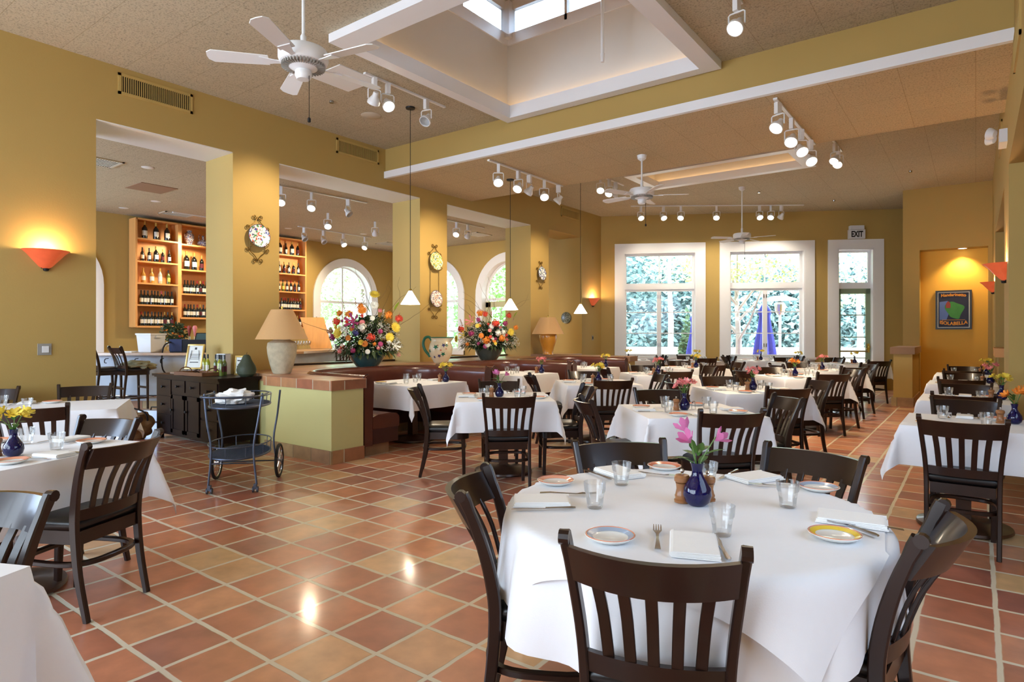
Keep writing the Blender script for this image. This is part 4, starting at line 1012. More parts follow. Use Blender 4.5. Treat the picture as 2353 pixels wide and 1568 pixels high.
for (x, y), w in (((-1.11, 1.99), 'left'), ((-1.19, 2.36), 'far left'), ((-.90, 2.58), 'middle, behind the blue vase'), ((-.55, 2.42), 'right'), ((-.64, 1.96), 'near')):
    place(GL, (x, y, Z2), 0, 'clear faceted water glass at the %s of %s' % (w, RT))
place(VS, (-.825, 2.25, Z2), 0, 'cobalt blue bud vase in the middle of %s' % RT, scale=(1.12,)*3)
place(PY['pink3'], (-.825, 2.25, Z2), R(150), 'three pink alstroemeria stems in the vase on %s' % RT, scale=(1.12,)*3)
place(ML, (-.885, 2.255, Z2), 0, 'turned wooden pepper mill left of the vase on %s' % RT, scale=(1.1, 1.1, 1.1))
place(ML, (-.815, 2.33, Z2), 0, 'darker turned wooden mill behind the blue vase on %s' % RT, scale=(1.1, 1.1, 1.0))
for (x, y), a, w in (((-1.30, 1.93), 36, 'left'), ((-1.29, 2.53), -28, 'far left'), ((-.77, 2.80), 62, 'far right'), ((-.335, 2.36), 8, 'right'), ((-.665, 1.80), 112, 'near')):
    place(NP, (x, y, Z2), R(a), 'folded white napkin at the %s setting of %s' % (w, RT), scale=(1.25, 1.3, .95))
for (x, y), a, w in (((-.785, 1.80), 24, 'near'), ((-1.14, 2.60), -80, 'far left'), ((-.66, 2.71), 120, 'far right'), ((-.29, 2.31), 105, 'right'), ((-1.28, 2.08), -60, 'left')):
    place(FK, (x, y, Z2+.004), R(a), 'steel fork at the %s setting of %s' % (w, RT), scale=(1.25, 1.15, 1))
for (x, y), a, w in (((-1.235, 1.855), 130, 'left'), ((-1.35, 2.44), 62, 'far left'), ((-.88, 2.80), 178, 'far right'), ((-.33, 2.28), 55, 'right'), ((-.60, 1.83), 30, 'near')):
    place(KN, (x, y, Z2+.003), R(a), 'steel table knife at the %s setting of %s' % (w, RT), scale=(1.2, 1.1, 1))

# ---------------- leather booths ----------------
NAMES = ('first', 'middle', 'farthest')
def seg2(p, q): return math.hypot(q[0]-p[0], q[1]-p[1])
for i, (y0, y1) in enumerate(BOOTHS):
    t = thing('booth_seat', 'burgundy leather horseshoe booth, %s along the left ledge' % NAMES[i], 'booth', (-6.2, (y0+y1)/2, 0), 0, 'leather horseshoe booths')
    ox, oy = -6.2, (y0+y1)/2
    def rel(pth): return [(x-ox, y-oy, 0) for x, y in pth]
    pth = rel(booth_path(y0, y1)); 
    # back: rounded roll along the top, section in (side=outward?, up)
    sec = []
    for a, z in ((-.035, .12), (-.035, .82)): sec.append((a, z))
    for k in range(9):
        th = R(180+180*k/8-180); 
    def ring(off_in, off_out):
        s = [(off_in, .12), (off_in, .40), (off_in-.012, .62), (off_in-.02, .80)]
        for k in range(9):
            th = math.pi*k/8; s.append((off_in-.02+(off_out-off_in+.03)*(1-math.cos(th))/2, .84+.085*math.sin(th)))
        s += [(off_out+.005, .80), (off_out, .5), (off_out, .12)]; return s
    def sweep_xy(bm, pth, sec):
        """offset along the inward normal (a>0 outward) with absolute heights"""
        N = len(pth); rings = []
        for j, p in enumerate(pth):
            tv = Vector(pth[min(j+1, N-1)])-Vector(pth[max(j-1, 0)]); tv.normalize(); nrm = Vector((tv.y, -tv.x, 0))
            if nrm.dot(Vector((p[0]-.4, p[1], 0))) < 0: nrm = -nrm
            rings.append([bm.verts.new((p[0]+nrm.x*a, p[1]+nrm.y*a, z)) for a, z in sec])
        n = len(sec)
        for A, B in zip(rings, rings[1:]):
            for k in range(n): bm.faces.new((A[k], A[(k+1) % n], B[(k+1) % n], B[k]))
        bm.faces.new(rings[0][::-1]); bm.faces.new(rings[-1])
    # keep straight parts subdivided
    def dense(p):
        out = []
        for a, b in zip(p, p[1:]):
            m_ = max(1, int(seg2(a, b)/.12)); out += [tuple(a[k]+(b[k]-a[k])*j/m_ for k in range(3)) for j in range(m_)]
        return out+[p[-1]]
    pd = dense(pth); bm = nb(); sweep_xy(bm, pd, ring(-.055, .06)); obj('backrest', bm, 'leather', t, smooth=1.0)
    n3 = len(pd)//2
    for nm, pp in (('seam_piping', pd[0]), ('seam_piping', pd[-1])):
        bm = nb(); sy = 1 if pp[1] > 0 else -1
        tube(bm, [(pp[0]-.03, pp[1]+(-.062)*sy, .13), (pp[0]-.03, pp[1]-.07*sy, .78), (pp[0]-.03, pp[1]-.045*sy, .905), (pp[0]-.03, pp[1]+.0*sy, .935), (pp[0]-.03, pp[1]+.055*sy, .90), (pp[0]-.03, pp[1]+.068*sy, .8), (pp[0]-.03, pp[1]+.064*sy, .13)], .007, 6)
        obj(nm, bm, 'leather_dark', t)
    # seat cushion
    ps = dense(rel(booth_path(y0+.06, y1-.06, 0, -5.5, -6.88, .5)))
    bm = nb(); s2 = [(0, .30), (0, .44), (-.08, .465), (-.26, .468), (-.36, .455), (-.40, .42), (-.405, .38), (-.40, .30)]
    sweep_xy(bm, ps, s2); obj('seat_cushion', bm, 'leather', t, smooth=1.0)
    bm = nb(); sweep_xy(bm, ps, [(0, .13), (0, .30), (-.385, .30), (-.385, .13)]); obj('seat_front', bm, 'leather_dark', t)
    bm = nb(); sweep_xy(bm, dense(rel(booth_path(y0+.02, y1-.02, 0, -5.56, -6.9, .5))), [(.02, .0), (.02, .13), (-.33, .13), (-.33, .0)]); obj('plinth', bm, 'base_tile', t)
# ---------------- dark dresser ----------------
t = thing('dresser', 'near-black wooden dresser with drawers and cupboard against the tiled half wall', 'dresser', (-8.02, 4.09, 0))
bm = nb(); box(bm, -.82, -.25, .07, .80, .25, .83)
for x0, x1 in ((-.82, -.74), (.72, .80)):
    for y_ in (-.25, .19): box(bm, x0, y_, 0, x1, y_+.06, .07)
obj('cabinet_body', bm, 'cabinet_wood', t, bevel=.004)
bm = nb(); box(bm, -.87, -.29, .83, .84, .27, .86); box(bm, -.85, -.27, .815, .82, .26, .83); obj('cabinet_top', bm, 'cabinet_wood', t, bevel=.004)
def drawer(x0, x1, z0, z1, nm='drawer'):
    bm = nb(); box(bm, x0, -.262, z0, x1, -.25, z1)
    if nm == 'cupboard_door':
        for a, b, c_, d in ((x0, x1, z1-.05, z1), (x0, x1, z0, z0+.05), (x0, x0+.045, z0, z1), (x1-.045, x1, z0, z1)): box(bm, a, -.27, c_, b, -.262, d)
    d = obj(nm, bm, 'cabinet_wood', t, bevel=.002)
    bm = nb(); Mx = Matrix.Translation(((x0+x1)/2 if nm == 'drawer' else x0+.03, -.262, (z0+z1)/2+(.05 if nm != 'drawer' else 0))) @ Matrix.Rotation(R(90), 4, 'X')
    lathe(bm, [(.012, 0), (.008, .012), (.018, .022), (.017, .032), (0, .036)], 16, Mx=Mx); obj('knob', bm, 'black_iron', d)
for z0, z1 in ((.60, .79), (.36, .57), (.11, .33)): drawer(-.79, -.40, z0, z1); drawer(.38, .77, z0, z1)
drawer(-.37, -.03, .64, .79); drawer(.01, .35, .64, .79)
drawer(-.37, -.03, .11, .60, 'cupboard_door'); drawer(.01, .35, .11, .60, 'cupboard_door')
ZD = .862
# tray, frames, bottles, box, pear, lamp
t = thing('serving_tray', 'flat wooden tray with curved handles on the dark dresser', 'tray', (-7.98, 3.98, ZD), R(6))
bm = nb(); box(bm, -.3, -.15, 0, .3, .15, .012); 
for q in ((-.3, -.15, .3, -.138), (-.3, .138, .3, .15), (-.3, -.15, -.288, .15), (.288, -.15, .3, .15)): box(bm, q[0], q[1], .012, q[2], q[3], .045)
obj('tray_body', bm, 'basketry', t)
for s in (-1, 1):
    bm = nb(); tube(bm, [(s*.29+.0, .08*math.cos(a), .045+.05*math.sin(a)) for a in [math.pi*i/10 for i in range(11)]], .007, 6); obj('handle', bm, 'basketry', t)
tag(obj('placemat_stack', (lambda b: (box(b, -.14, -.11, 0, .14, .11, .02), b)[1])(nb()), 'brown_panel', loc=(-8.46, 4.02, ZD), rz=.1), 'brown flat folder lying at the left end of the dark dresser', 'folder')
def frame(name, label, loc, rz, w, h, tilt, lines, group=None):
    t = thing(name, label, 'frame', loc, rz, group); RM = Matrix.Rotation(-R(tilt), 4, 'X')
    def tb(bm, m_): bmesh.ops.transform(bm, matrix=RM, verts=bm.verts); return obj(m_[0], bm, m_[1], t, bevel=m_[2])
    bm = nb(); b = .022
    for q in ((-w/2, 0, w/2, b), (-w/2, h-b, w/2, h), (-w/2, b, -w/2+b, h-b), (w/2-b, b, w/2, h-b)): box(bm, q[0], -.012, q[1], q[2], .012, q[3])
    tb(bm, ('frame_moulding', 'gold_frame', .003))
    bm = nb(); box(bm, -w/2+b, -.004, b, w/2-b, .006, h-b); tb(bm, ('paper_sheet', 'paper', 0))
    bm = nb()
    for z, ww, th in lines: box(bm, -ww*w/2, -.0055, z*h, ww*w/2, -.004, z*h+th)
    tb(bm, ('printed_lines', 'ink', 0))
    return t
t = frame('sign_frame', 'gold framed notice tilted back on a scroll easel on the dresser', (-8.30, 4.06, ZD+.06), R(30), .24, .34, 14, [(.78, .12, .03), (.58, .6, .006), (.52, .56, .006), (.46, .5, .006), (.40, .52, .006), (.26, .5, .010)])
bm = nb()
for s in (-1, 1):
    tube(bm, catmull([(s*.09, .06, -.06), (s*.10, .0, -.05), (s*.09, -.06, -.02), (s*.09, -.09, -.035), (s*.09, -.07, -.055), (s*.09, -.045, -.04)], 4), .004, 5)
    tube(bm, [(s*.09, .0, -.04), (s*.05, .05, .25)], .003, 5); tube(bm, [(s*.05, .05, .2), (0, .15, -.06)], .003, 5)
tube(bm, [(-.1, -.02, -.03), (.1, -.02, -.03)], .003, 5)
obj('easel', bm, 'black_iron', t)
frame('notice_frame', 'gold framed notice standing flat against the pillar beside the green pear', (-7.52, 4.28, ZD), R(6), .24, .25, 4, [(.72, .64, .014), (.62, .14, .012), (.52, .5, .014), (.42, .68, .014), (.33, .12, .012), (.2, .6, .004)])
bm = nb()
for q in ((-.07, -.05, -.06, .05), (.06, -.05, .07, .05), (-.07, .04, .07, .05)): box(bm, q[0], q[1], 0, q[2], q[3], .27)
box(bm, -.07, -.05, 0, .07, .05, .01); box(bm, -.07, -.05, .26, .07, .05, .27)
tag(obj('bottle_box', bm, 'white_paint', loc=(-7.86, 4.24, ZD), rz=.3), 'open fronted white box standing behind the small oil bottles', 'box')
def bottle(name, mat, h, r_, capm, lab, label=None, cat='bottle', prof=None):
    t = thing(name, label or name, cat)
    bm = nb(); lathe(bm, prof or [(0, 0), (r_*.95, 0), (r_, .01), (r_, h*.56), (r_*.85, h*.64), (r_*.36, h*.74), (r_*.34, h*.80)], 14); 
    obj('bottle_body', bm, mat, t)
    bm = nb(); lathe(bm, [(r_*.38, h*.79), (r_*.38, h*.97), (r_*.42, h*.975), (r_*.42, h), (0, h)], 10); obj('bottle_cap', bm, capm, t)
    if lab: bm = nb(); lathe(bm, [(r_*1.02, h*.18), (r_*1.02, h*.46)], 12, a0=-R(65)-R(90)+R(0), a1=R(65)-R(90)); obj('paper_label', bm, lab, t)
    return t
B_OIL = bottle('oil_bottle', 'bottle_olive', .26, .028, 'black_plastic', 'label_white'); OIL = bottle('oil_bottle', 'bottle_green', .26, .027, 'black_plastic', 'label_dark')
for i, (x, y, b, w) in enumerate([(-8.20, 4.16, B_OIL, 'first from the left'), (-8.09, 4.15, B_OIL, 'second from the left, bright label'), (-7.97, 4.20, OIL, 'third from the left'), (-7.87, 4.14, OIL, 'in front of the white box'), (-7.74, 4.12, B_OIL, 'fifth, right of the white box'), (-7.67, 4.15, OIL, 'sixth from the left'), (-7.62, 4.08, OIL, 'rightmost of the row')]):
    place(b, (x, y, ZD), R(i*23), 'small yellow green oil bottle on the dresser, %s' % w, 'oil bottles on the dresser')
t = thing('pear_sculpture', 'dark green pear sculpture beside the big lamp', 'sculpture', (-7.28, 4.22, ZD))
bm = nb(); lathe(bm, [(0, 0), (.07, .0), (.105, .03), (.118, .08), (.105, .13), (.075, .18), (.055, .22), (.045, .25), (.025, .27), (0, .272)], 28); obj('pear_body', bm, 'pear_green', t)
bm = nb(); tube(bm, [(0, 0, .268), (.004, 0, .285), (.012, 0, .296)], .005, 6); obj('pear_stem', bm, 'twig', t)
def lamp(label, loc, base_mat, prof, shade, power):
    t = thing('table_lamp', label, 'lamp', loc)
    bm = nb(); lathe(bm, prof, 36); obj('lamp_base', bm, base_mat, t); zt = prof[-1][1]
    r0, r1, z0, z1 = shade
    bm = nb(); tube(bm, [(0, 0, zt-.02), (0, 0, z1+.02)], .008, 8); lathe(bm, [(0, z1+.015), (.014, z1+.02), (.012, z1+.04), (0, z1+.05)], 10); obj('lamp_stem', bm, 'brass', t)
    bm = nb(); lathe(bm, [(r0, z0), (r1, z1)], 44); lathe(bm, [(r1-.002, z1), (r0-.002, z0)], 44); obj('lamp_shade', bm, 'lampshade', t)
    return t
lamp('large table lamp with rough stone urn base on the tiled half wall', (-6.98, 4.52, .894), 'stone_rough', [(0, 0), (.10, 0), (.115, .02), (.145, .12), (.172, .24), (.180, .33), (.17, .385), (.13, .41), (.10, .42), (.10, .44), (0, .44)], (.315, .13, .43, .80), 6)
lamp('amber glazed table lamp on the booth ledge near the last pillar', (-7.45, 11.28, .94), 'glaze_amber', [(0, 0), (.12, 0), (.11, .03), (.135, .15), (.185, .30), (.20, .40), (.18, .46), (.19, .47), (.0, .48)], (.35, .17, .44, .80), 5)
# ---------------- serving cart ----------------
ca, cb = Vector((-5.24, 2.56)), Vector((-4.66, 3.05))
t = thing('serving_cart', 'grey metal two tier serving cart with two big wheels', 'cart', (-5.43, 3.09, 0), R(46))
def pin(p): return p
def oval(z, w, d, n=40, sx=1): return [(w*math.cos(a), d*math.sin(a)*(1), z) for a in [2*math.pi*i/n for i in range(n)]]
LEGS = {'caster_l': (-.18, -.30), 'caster_r': (.20, -.30), 'wheel_l': (-.25, .27), 'wheel_r': (.25, .27)}
for nm, (x, y) in LEGS.items():
    bm = nb(); s = 1 if x > 0 else -1; wheel = 'wheel' in nm
    P = catmull([(x+s*.05, y*.9, .85), (x+s*.02, y, .62), (x-s*.015, y, .38), (x+s*.01, y, .165 if wheel else .07)], 4)
    tube(bm, P, .009, 8)
    if not wheel: tube(bm, [(x+s*.05, y*.9, .85), (x+s*.05, y*.9, .87)], [.012, .006], 8)
    obj('leg', bm, 'iron', t)
    if wheel:
        bm = nb(); c_ = (x+s*.035, y, .165); MW = Matrix.Translation(c_) @ Matrix.Rotation(R(90), 4, 'Y')
        tube(bm, [MW @ Vector((.150*math.cos(a), .150*math.sin(a), 0)) for a in [2*math.pi*i/32 for i in range(32)]], .015, 8, closed=True)
        w = obj('wheel', bm, 'rubber', t)
        bm = nb(); tube(bm, [MW @ Vector((.135*math.cos(a), .135*math.sin(a), 0)) for a in [2*math.pi*i/28 for i in range(28)]], .005, 6, closed=True)
        for k in range(6): a = math.pi*k/3; tube(bm, [MW @ Vector((0, 0, 0)), MW @ Vector((.136*math.cos(a), .136*math.sin(a), 0))], .0045, 5)
        tube(bm, [MW @ Vector((0, 0, -.02)), MW @ Vector((0, 0, .02))], .014, 10); obj('spokes', bm, 'chrome', w)
    else:
        bm = nb(); box(bm, x-.013, y-.018, .03, x+.013, y+.018, .075)
        for sx in (-.018, .018): tube(bm, [(x+sx-.006, y, .026), (x+sx+.006, y, .026)], .026, 14)
        obj('caster', bm, 'iron', t)
bm = nb(); tube(bm, [(-.28, .27, .165), (.28, .27, .165)], .007, 6); tube(bm, [(-.18, -.30, .26), (.2, -.30, .26)], .006, 6); obj('axle', bm, 'iron', t)
def tier(z, w, d, rail_h):
    bm = nb(); o_ = oval(z, w, d); vs = [bm.verts.new(v) for v in o_]; bm.faces.new(vs); 
    k = .022
    for i in range(int(-w/k), int(w/k)+1):
        x = i*k; yy = d*math.sqrt(max(0, 1-(x/w)**2)); 
        if yy > .02: tube(bm, [(x, -yy, z+.004), (x, yy, z+.004)], .0022, 4)
    for i in range(int(-d/k), int(d/k)+1):
        y = i*k; xx = w*math.sqrt(max(0, 1-(y/d)**2)); 
        if xx > .02: tube(bm, [(-xx, y, z+.005), (xx, y, z+.005)], .0022, 4)
    tube(bm, oval(z, w, d), .010, 8, closed=True); s = obj('shelf', bm, 'iron', t)
    bm = nb(); tube(bm, oval(z+rail_h, w*1.03, d*1.03, 44), .006, 6, closed=True)
    for k2 in range(10): a = 2*math.pi*k2/10+.2; tube(bm, [(w*math.cos(a), d*math.sin(a), z), (w*1.03*math.cos(a), d*1.03*math.sin(a), z+rail_h)], .004, 5)
    obj('guard_rail', bm, 'iron', s)
tier(.745, .25, .36, .09); tier(.305, .25, .37, .10)
bm = nb(); tube(bm, catmull([(-.24, .0, .85), (-.25, -.25, .85), (-.20, -.40, .85), (0, -.44, .85), (.20, -.40, .85), (.25, -.25, .85), (.24, 0, .85)], 5), .009, 8); obj('push_handle', bm, 'iron', t)
bm = nb(); rnd = random.Random(5); bmesh.ops.create_icosphere(bm, subdivisions=4, radius=1)
from mathutils import noise as MN
for v in bm.verts:
    q = MN.noise(v.co*2.2)*.34+MN.noise(v.co*5)*.12; v.co = Vector((v.co.x*.15*(1+q), v.co.y*.10*(1+q), max(-.055, v.co.z*.07*(1+q*1.6)+.01*v.co.x)))
    v.co.z += .06
tag(obj('cloth_bundle', bm, 'napkin', loc=(-5.42, 3.02, .755), rz=R(50)), 'crumpled white cloth lying on the top shelf of the serving cart', 'cloth')
# ---------------- bags by the dresser ----------------
t = thing('metal_case', 'silver hard case standing on the floor left of the dresser', 'case', (-9.25, 4.0, 0), R(30))
bm = nb(); box(bm, -.2, -.09, 0, .2, .09, .32); obj('case_body', bm, 'alu_case', t, bevel=.012)
bm = nb(); box(bm, -.19, -.095, .15, .19, .095, .175); tube(bm, [(-.07, 0, .32), (-.06, 0, .36), (.06, 0, .36), (.07, 0, .32)], .01, 6); obj('case_trim', bm, 'black_plastic', t)
bm = nb(); bmesh.ops.create_icosphere(bm, subdivisions=4, radius=1)
for v in bm.verts: q = MN.noise(v.co*2)*.3; v.co = Vector((v.co.x*.24*(1+q), v.co.y*.16*(1+q), max(-.17, v.co.z*.19*(1+q))+.17))
t = thing('shoulder_bag', 'brown shoulder bag slumped on the floor by the dresser corner', 'bag', (-8.93, 3.62, 0), R(20)); obj('bag_body', bm, 'bag_tan', t)
bm = nb(); tube(bm, catmull([(-.2, 0, .2), (-.22, -.1, .35), (0, -.12, .42), (.2, -.05, .36), (.2, 0, .2)], 5), .012, 6); obj('bag_strap', bm, 'black_plastic', t)

# ---------------- big bouquets ----------------
def blob_flower(kind, col, s, rnd):
    bm = nb()
    if kind == 'daisy':
        for ring, (n, L, e) in enumerate(((16, 1, .15), (12, .75, .5), (8, .45, .9))):
            for k in range(n):
                a = 2*math.pi*k/n+ring*.2; d = Vector((math.cos(a), math.sin(a), e)).normalized(); sd = Vector((-math.sin(a), math.cos(a), 0))
                p = [Vector((0, 0, .01)), d*L*s*.6, d*L*s]; w = s*.17
                v = [bm.verts.new(q) for q in (p[0]-sd*w*.4, p[0]+sd*w*.4, p[1]+sd*w, p[2]+sd*w*.4, p[2]-sd*w*.4, p[1]-sd*w)]; bm.faces.new(v)
    elif kind == 'pom':
        for k in range(60):
            a = rnd.uniform(0, 6.28); z = rnd.uniform(-.2, 1); r_ = math.sqrt(max(0, 1-z*z)); d = Vector((r_*math.cos(a), r_*math.sin(a), z)); sd = d.orthogonal().normalized()*s*.18; c_ = d*s*.75
            up = d.cross(sd); bm.faces.new([bm.verts.new(c_+q) for q in (-sd, up*.8, sd, -up*.8)])
        bmesh.ops.create_icosphere(bm, subdivisions=1, radius=s*.6)
    elif kind == 'lily':
        petal_bm(bm, (0, 0, 0), (0, 0, 1), 6, s*1.5, s*.55, .95, rnd)
    elif kind == 'spike':
        for k in range(34):
            z = k/34*s*6; a = k*2.4; r_ = s*.7*(1-k/45); c_ = Vector((r_*math.cos(a), r_*math.sin(a), z)); sd = Vector((-math.sin(a), math.cos(a), 0))*s*.42; u = Vector((math.cos(a)*.5, math.sin(a)*.5, .8))*s*.42
            bm.faces.new([bm.verts.new(c_+q) for q in (-sd, -u, sd, u)])
    return bm
def bouquet(name, label, pos, blooms, seed, rad, hgt, lean=0):
    rnd = random.Random(seed); t = thing(name, label, 'flowers', pos)
    # local frame: x = camera right, y = away
    t.rotation_euler = (0, 0, YAW)
    bm = nb()
    for k in range(1500):
        a = rnd.uniform(0, 6.28); e = rnd.uniform(-.25, 1.25); rr = rad*rnd.uniform(.15, .95)
        d = Vector((math.cos(a)*math.cos(e), math.sin(a)*math.cos(e)*.8, math.sin(e)*hgt/rad*.8)); leaf_bm(bm, d*rr, (d.x, d.y, d.z+rnd.uniform(-.6, .5)), rnd.uniform(.07, .15), rnd.uniform(.025, .055), .5)
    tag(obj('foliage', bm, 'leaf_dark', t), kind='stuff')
    bm = nb()
    for k in range(700):
        a = rnd.uniform(0, 6.28); e = rnd.uniform(-.2, 1.3); rr = rad*rnd.uniform(.75, 1.0); d = Vector((math.cos(a)*math.cos(e), math.sin(a)*math.cos(e)*.8, math.sin(e)*hgt/rad*.8))
        leaf_bm(bm, d*rr, (rnd.uniform(-1, 1), rnd.uniform(-1, 1), rnd.uniform(-.6, 1)), rnd.uniform(.04, .08), rnd.uniform(.02, .045), .3)
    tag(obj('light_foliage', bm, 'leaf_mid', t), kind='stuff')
    bm = nb()
    for k in range(420):
        a = rnd.uniform(0, 6.28); e = rnd.uniform(-.1, 1.35); rr = rad*rnd.uniform(.85, 1.12)
        c_ = Vector((math.cos(a)*math.cos(e)*rr, math.sin(a)*math.cos(e)*.8*rr, math.sin(e)*hgt*rr/rad*.62))
        for q in range(4):
            s = Vector((rnd.uniform(-.03, .03), rnd.uniform(-.03, .03), rnd.uniform(-.03, .03))); w = .008; bm.faces.new([bm.verts.new(c_+s+v) for v in (Vector((-w, 0, 0)), Vector((0, -w*.5, w)), Vector((w, 0, 0)), Vector((0, w*.5, -w)))])
    tag(obj('filler_blossom', bm, 'petal_white', t, smooth=False), kind='stuff')
    for k in range(22):
        blooms.append(('pom' if k % 3 else 'daisy', ('orange', 'yellow', 'white', 'rose', 'red', 'magenta', 'white')[k % 7], rnd.uniform(-.85, .85)*rad, rnd.uniform(-.12, .72)*hgt, rnd.uniform(.022, .034), 0))
    for kind, col, x, z, s, y in blooms:
        if kind != 'spike': y = min(y, 0)*.4-.84*rad*math.sqrt(max(.04, 1-(x/rad)**2*.8-((z-.1)/hgt)**2*.7))
        bm = blob_flower(kind, col, s*(1.5 if kind != 'spike' else 1.25), rnd); d = Vector((x*.9, y-.15, z*.5 if kind != 'spike' else 1.6)) if kind != 'spike' else Vector((x*.8, 0, 1))
        if kind in ('daisy', 'pom', 'lily'): d = Vector((x*1.2, -.28-abs(y), max(.05, z*.55)))
        q = d.to_track_quat('Z', 'Y'); o_ = obj('bloom', bm, 'petal_'+col, t, smooth=1.2); o_.location = (x, y, z); o_.rotation_euler = q.to_euler()
        o_['label'] = '%s %s' % (dict(rose='pale pink', tan='tan').get(col, col), dict(daisy='daisy bloom', pom='pompon bloom', lily='lily bloom', spike='flower spike')[kind])
    for k in range(11):
        a = rnd.uniform(-1, 1); bm = nb(); p = Vector((a*.1, 0, .1)); pts = [p.copy()]; d = Vector((a*.9, rnd.uniform(-.3, .3), rnd.uniform(.35, 1.1))).normalized()
        for j in range(9): d = (d+Vector((rnd.uniform(-.45, .45), rnd.uniform(-.3, .3), rnd.uniform(-.32, .30)))).normalized(); p = p+d*rnd.uniform(.07, .11)*rad/.36; pts.append(p.copy())
        tube(bm, catmull(pts, 3), [.0035*(1-i/(len(pts)*3))+.001 for i in range((len(pts)-1)*3+1)], 4); obj('twig', bm, 'twig', t)
    for x, z, a in ((-.35, .22, 2.6), (.32, .45, 1.1), (.05, .42, 2.0), (.3, .25, .6)):
        bm = nb(); leaf_bm(bm, (0, 0, 0), (math.cos(a), -.2, math.sin(a)), .17, .07, .2); o_ = obj('broad_leaf', bm, 'leaf_lime', t); o_.location = (x*rad/.36, -.1, z*hgt/.5)
    return t
def pot(name, label, loc, mat, s=1, h=.27):
    t = thing(name, label, 'pot', loc)
    bm = nb(); lathe(bm, [(0, 0), (.135*s, 0), (.15*s, .012), (.215*s, h*.35), (.25*s, h*.62), (.235*s, h*.82), (.175*s, h*.97), (.155*s, h), (.14*s, h*.985), (.16*s, h*.9), (.2*s, h*.6), (0, h*.5)], 48); obj('pot_body', bm, mat, t)
    bm = nb(); tube(bm, [(.158*s*math.cos(a), .158*s*math.sin(a), h) for a in [2*math.pi*i/40 for i in range(40)]], .008, 6, closed=True); obj('pot_rim', bm, mat, t); return t
pot('flower_pot', 'large teal glazed pot holding the taller bouquet on the booth ledge', (-7.32, 6.17, .894), 'pot_teal', 1.08, .30)
S1 = .0065
def bl(l, cx, cy, k): return [(kd, co, (x-cx)*k, (cy-y)*k, s, yy) for kd, co, x, y, s, yy in l]
B1 = bl([('daisy', 'yellow', 868, 675, .055, 0), ('daisy', 'yellow', 795, 762, .06, -.1), ('daisy', 'yellow', 918, 750, .055, -.05), ('daisy', 'yellow', 907, 772, .05, .0), ('pom', 'orange', 820, 720, .055, -.08), ('pom', 'orange', 903, 722, .055, -.02), ('daisy', 'orange', 848, 712, .05, -.05), ('pom', 'orange', 792, 718, .045, .05), ('pom', 'orange', 843, 703, .045, 0),
          ('pom', 'red', 788, 737, .06, -.05), ('pom', 'red', 922, 730, .055, 0), ('pom', 'red', 871, 772, .055, -.16), ('pom', 'red', 850, 724, .028, -.12), ('lily', 'magenta', 832, 738, .06, -.18), ('pom', 'white', 853, 750, .055, -.2), ('lily', 'white', 815, 760, .04, -.12), ('lily', 'white', 917, 790, .04, -.05), ('pom', 'magenta', 890, 759, .035, -.14), ('pom', 'magenta', 777, 772, .05, .0),
          ('pom', 'blue', 838, 762, .045, -.15), ('spike', 'white', 838, 700, .034, 0), ('spike', 'white', 798, 725, .026, .02), ('spike', 'tan', 822, 705, .02, 0), ('spike', 'white', 880, 735, .024, .02), ('spike', 'tan', 915, 735, .018, 0), ('pom', 'rose', 885, 712, .03, .0), ('daisy', 'white', 872, 700, .045, .05), ('pom', 'tan', 766, 758, .05, 0), ('lily', 'rose', 921, 812, .02, 0)], 847, 795, S1)
bouquet('flower_arrangement', 'tall mixed bouquet of yellow, orange and red flowers in the teal pot', (-7.32, 6.17, 1.19), B1, 3, .48, .62)
pot('flower_pot', 'dark green glazed pot holding the lower bouquet on the ledge', (-7.32, 9.07, .894), 'pot_dark', 1.05, .33)
S2 = .0080
B2 = bl([('pom', 'orange', 1148, 722, .06, 0), ('pom', 'red', 1160, 724, .05, 0), ('pom', 'red', 1184, 745, .065, -.15), ('pom', 'red', 1213, 727, .05, 0), ('pom', 'red', 1105, 758, .06, -.05), ('pom', 'orange', 1163, 783, .065, -.2), ('pom', 'orange', 1198, 779, .055, -.15), ('pom', 'magenta', 1129, 768, .05, -.12), ('pom', 'magenta', 1145, 737, .04, -.08), ('pom', 'magenta', 1205, 745, .045, -.05),
          ('daisy', 'yellow', 1218, 765, .05, 0), ('daisy', 'yellow', 1092, 781, .05, .05), ('daisy', 'yellow', 1143, 751, .03, -.18), ('daisy', 'orange', 1152, 773, .035, -.2), ('pom', 'white', 1190, 767, .05, -.15), ('pom', 'white', 1201, 766, .04, -.14), ('lily', 'rose', 1127, 740, .05, 0), ('spike', 'white', 1193, 735, .028, 0), ('spike', 'rose', 1172, 735, .02, 0), ('spike', 'tan', 1105, 750, .018, 0), ('pom', 'orange', 1229, 754, .045, 0), ('lily', 'yellow', 1110, 771, .04, 0), ('spike', 'tan', 1222, 740, .016, 0)], 1166, 790, S2)
bouquet('flower_arrangement', 'rounder bouquet with orange and magenta blooms in the dark pot', (-7.32, 9.07, 1.22), B2, 9, .52, .52)
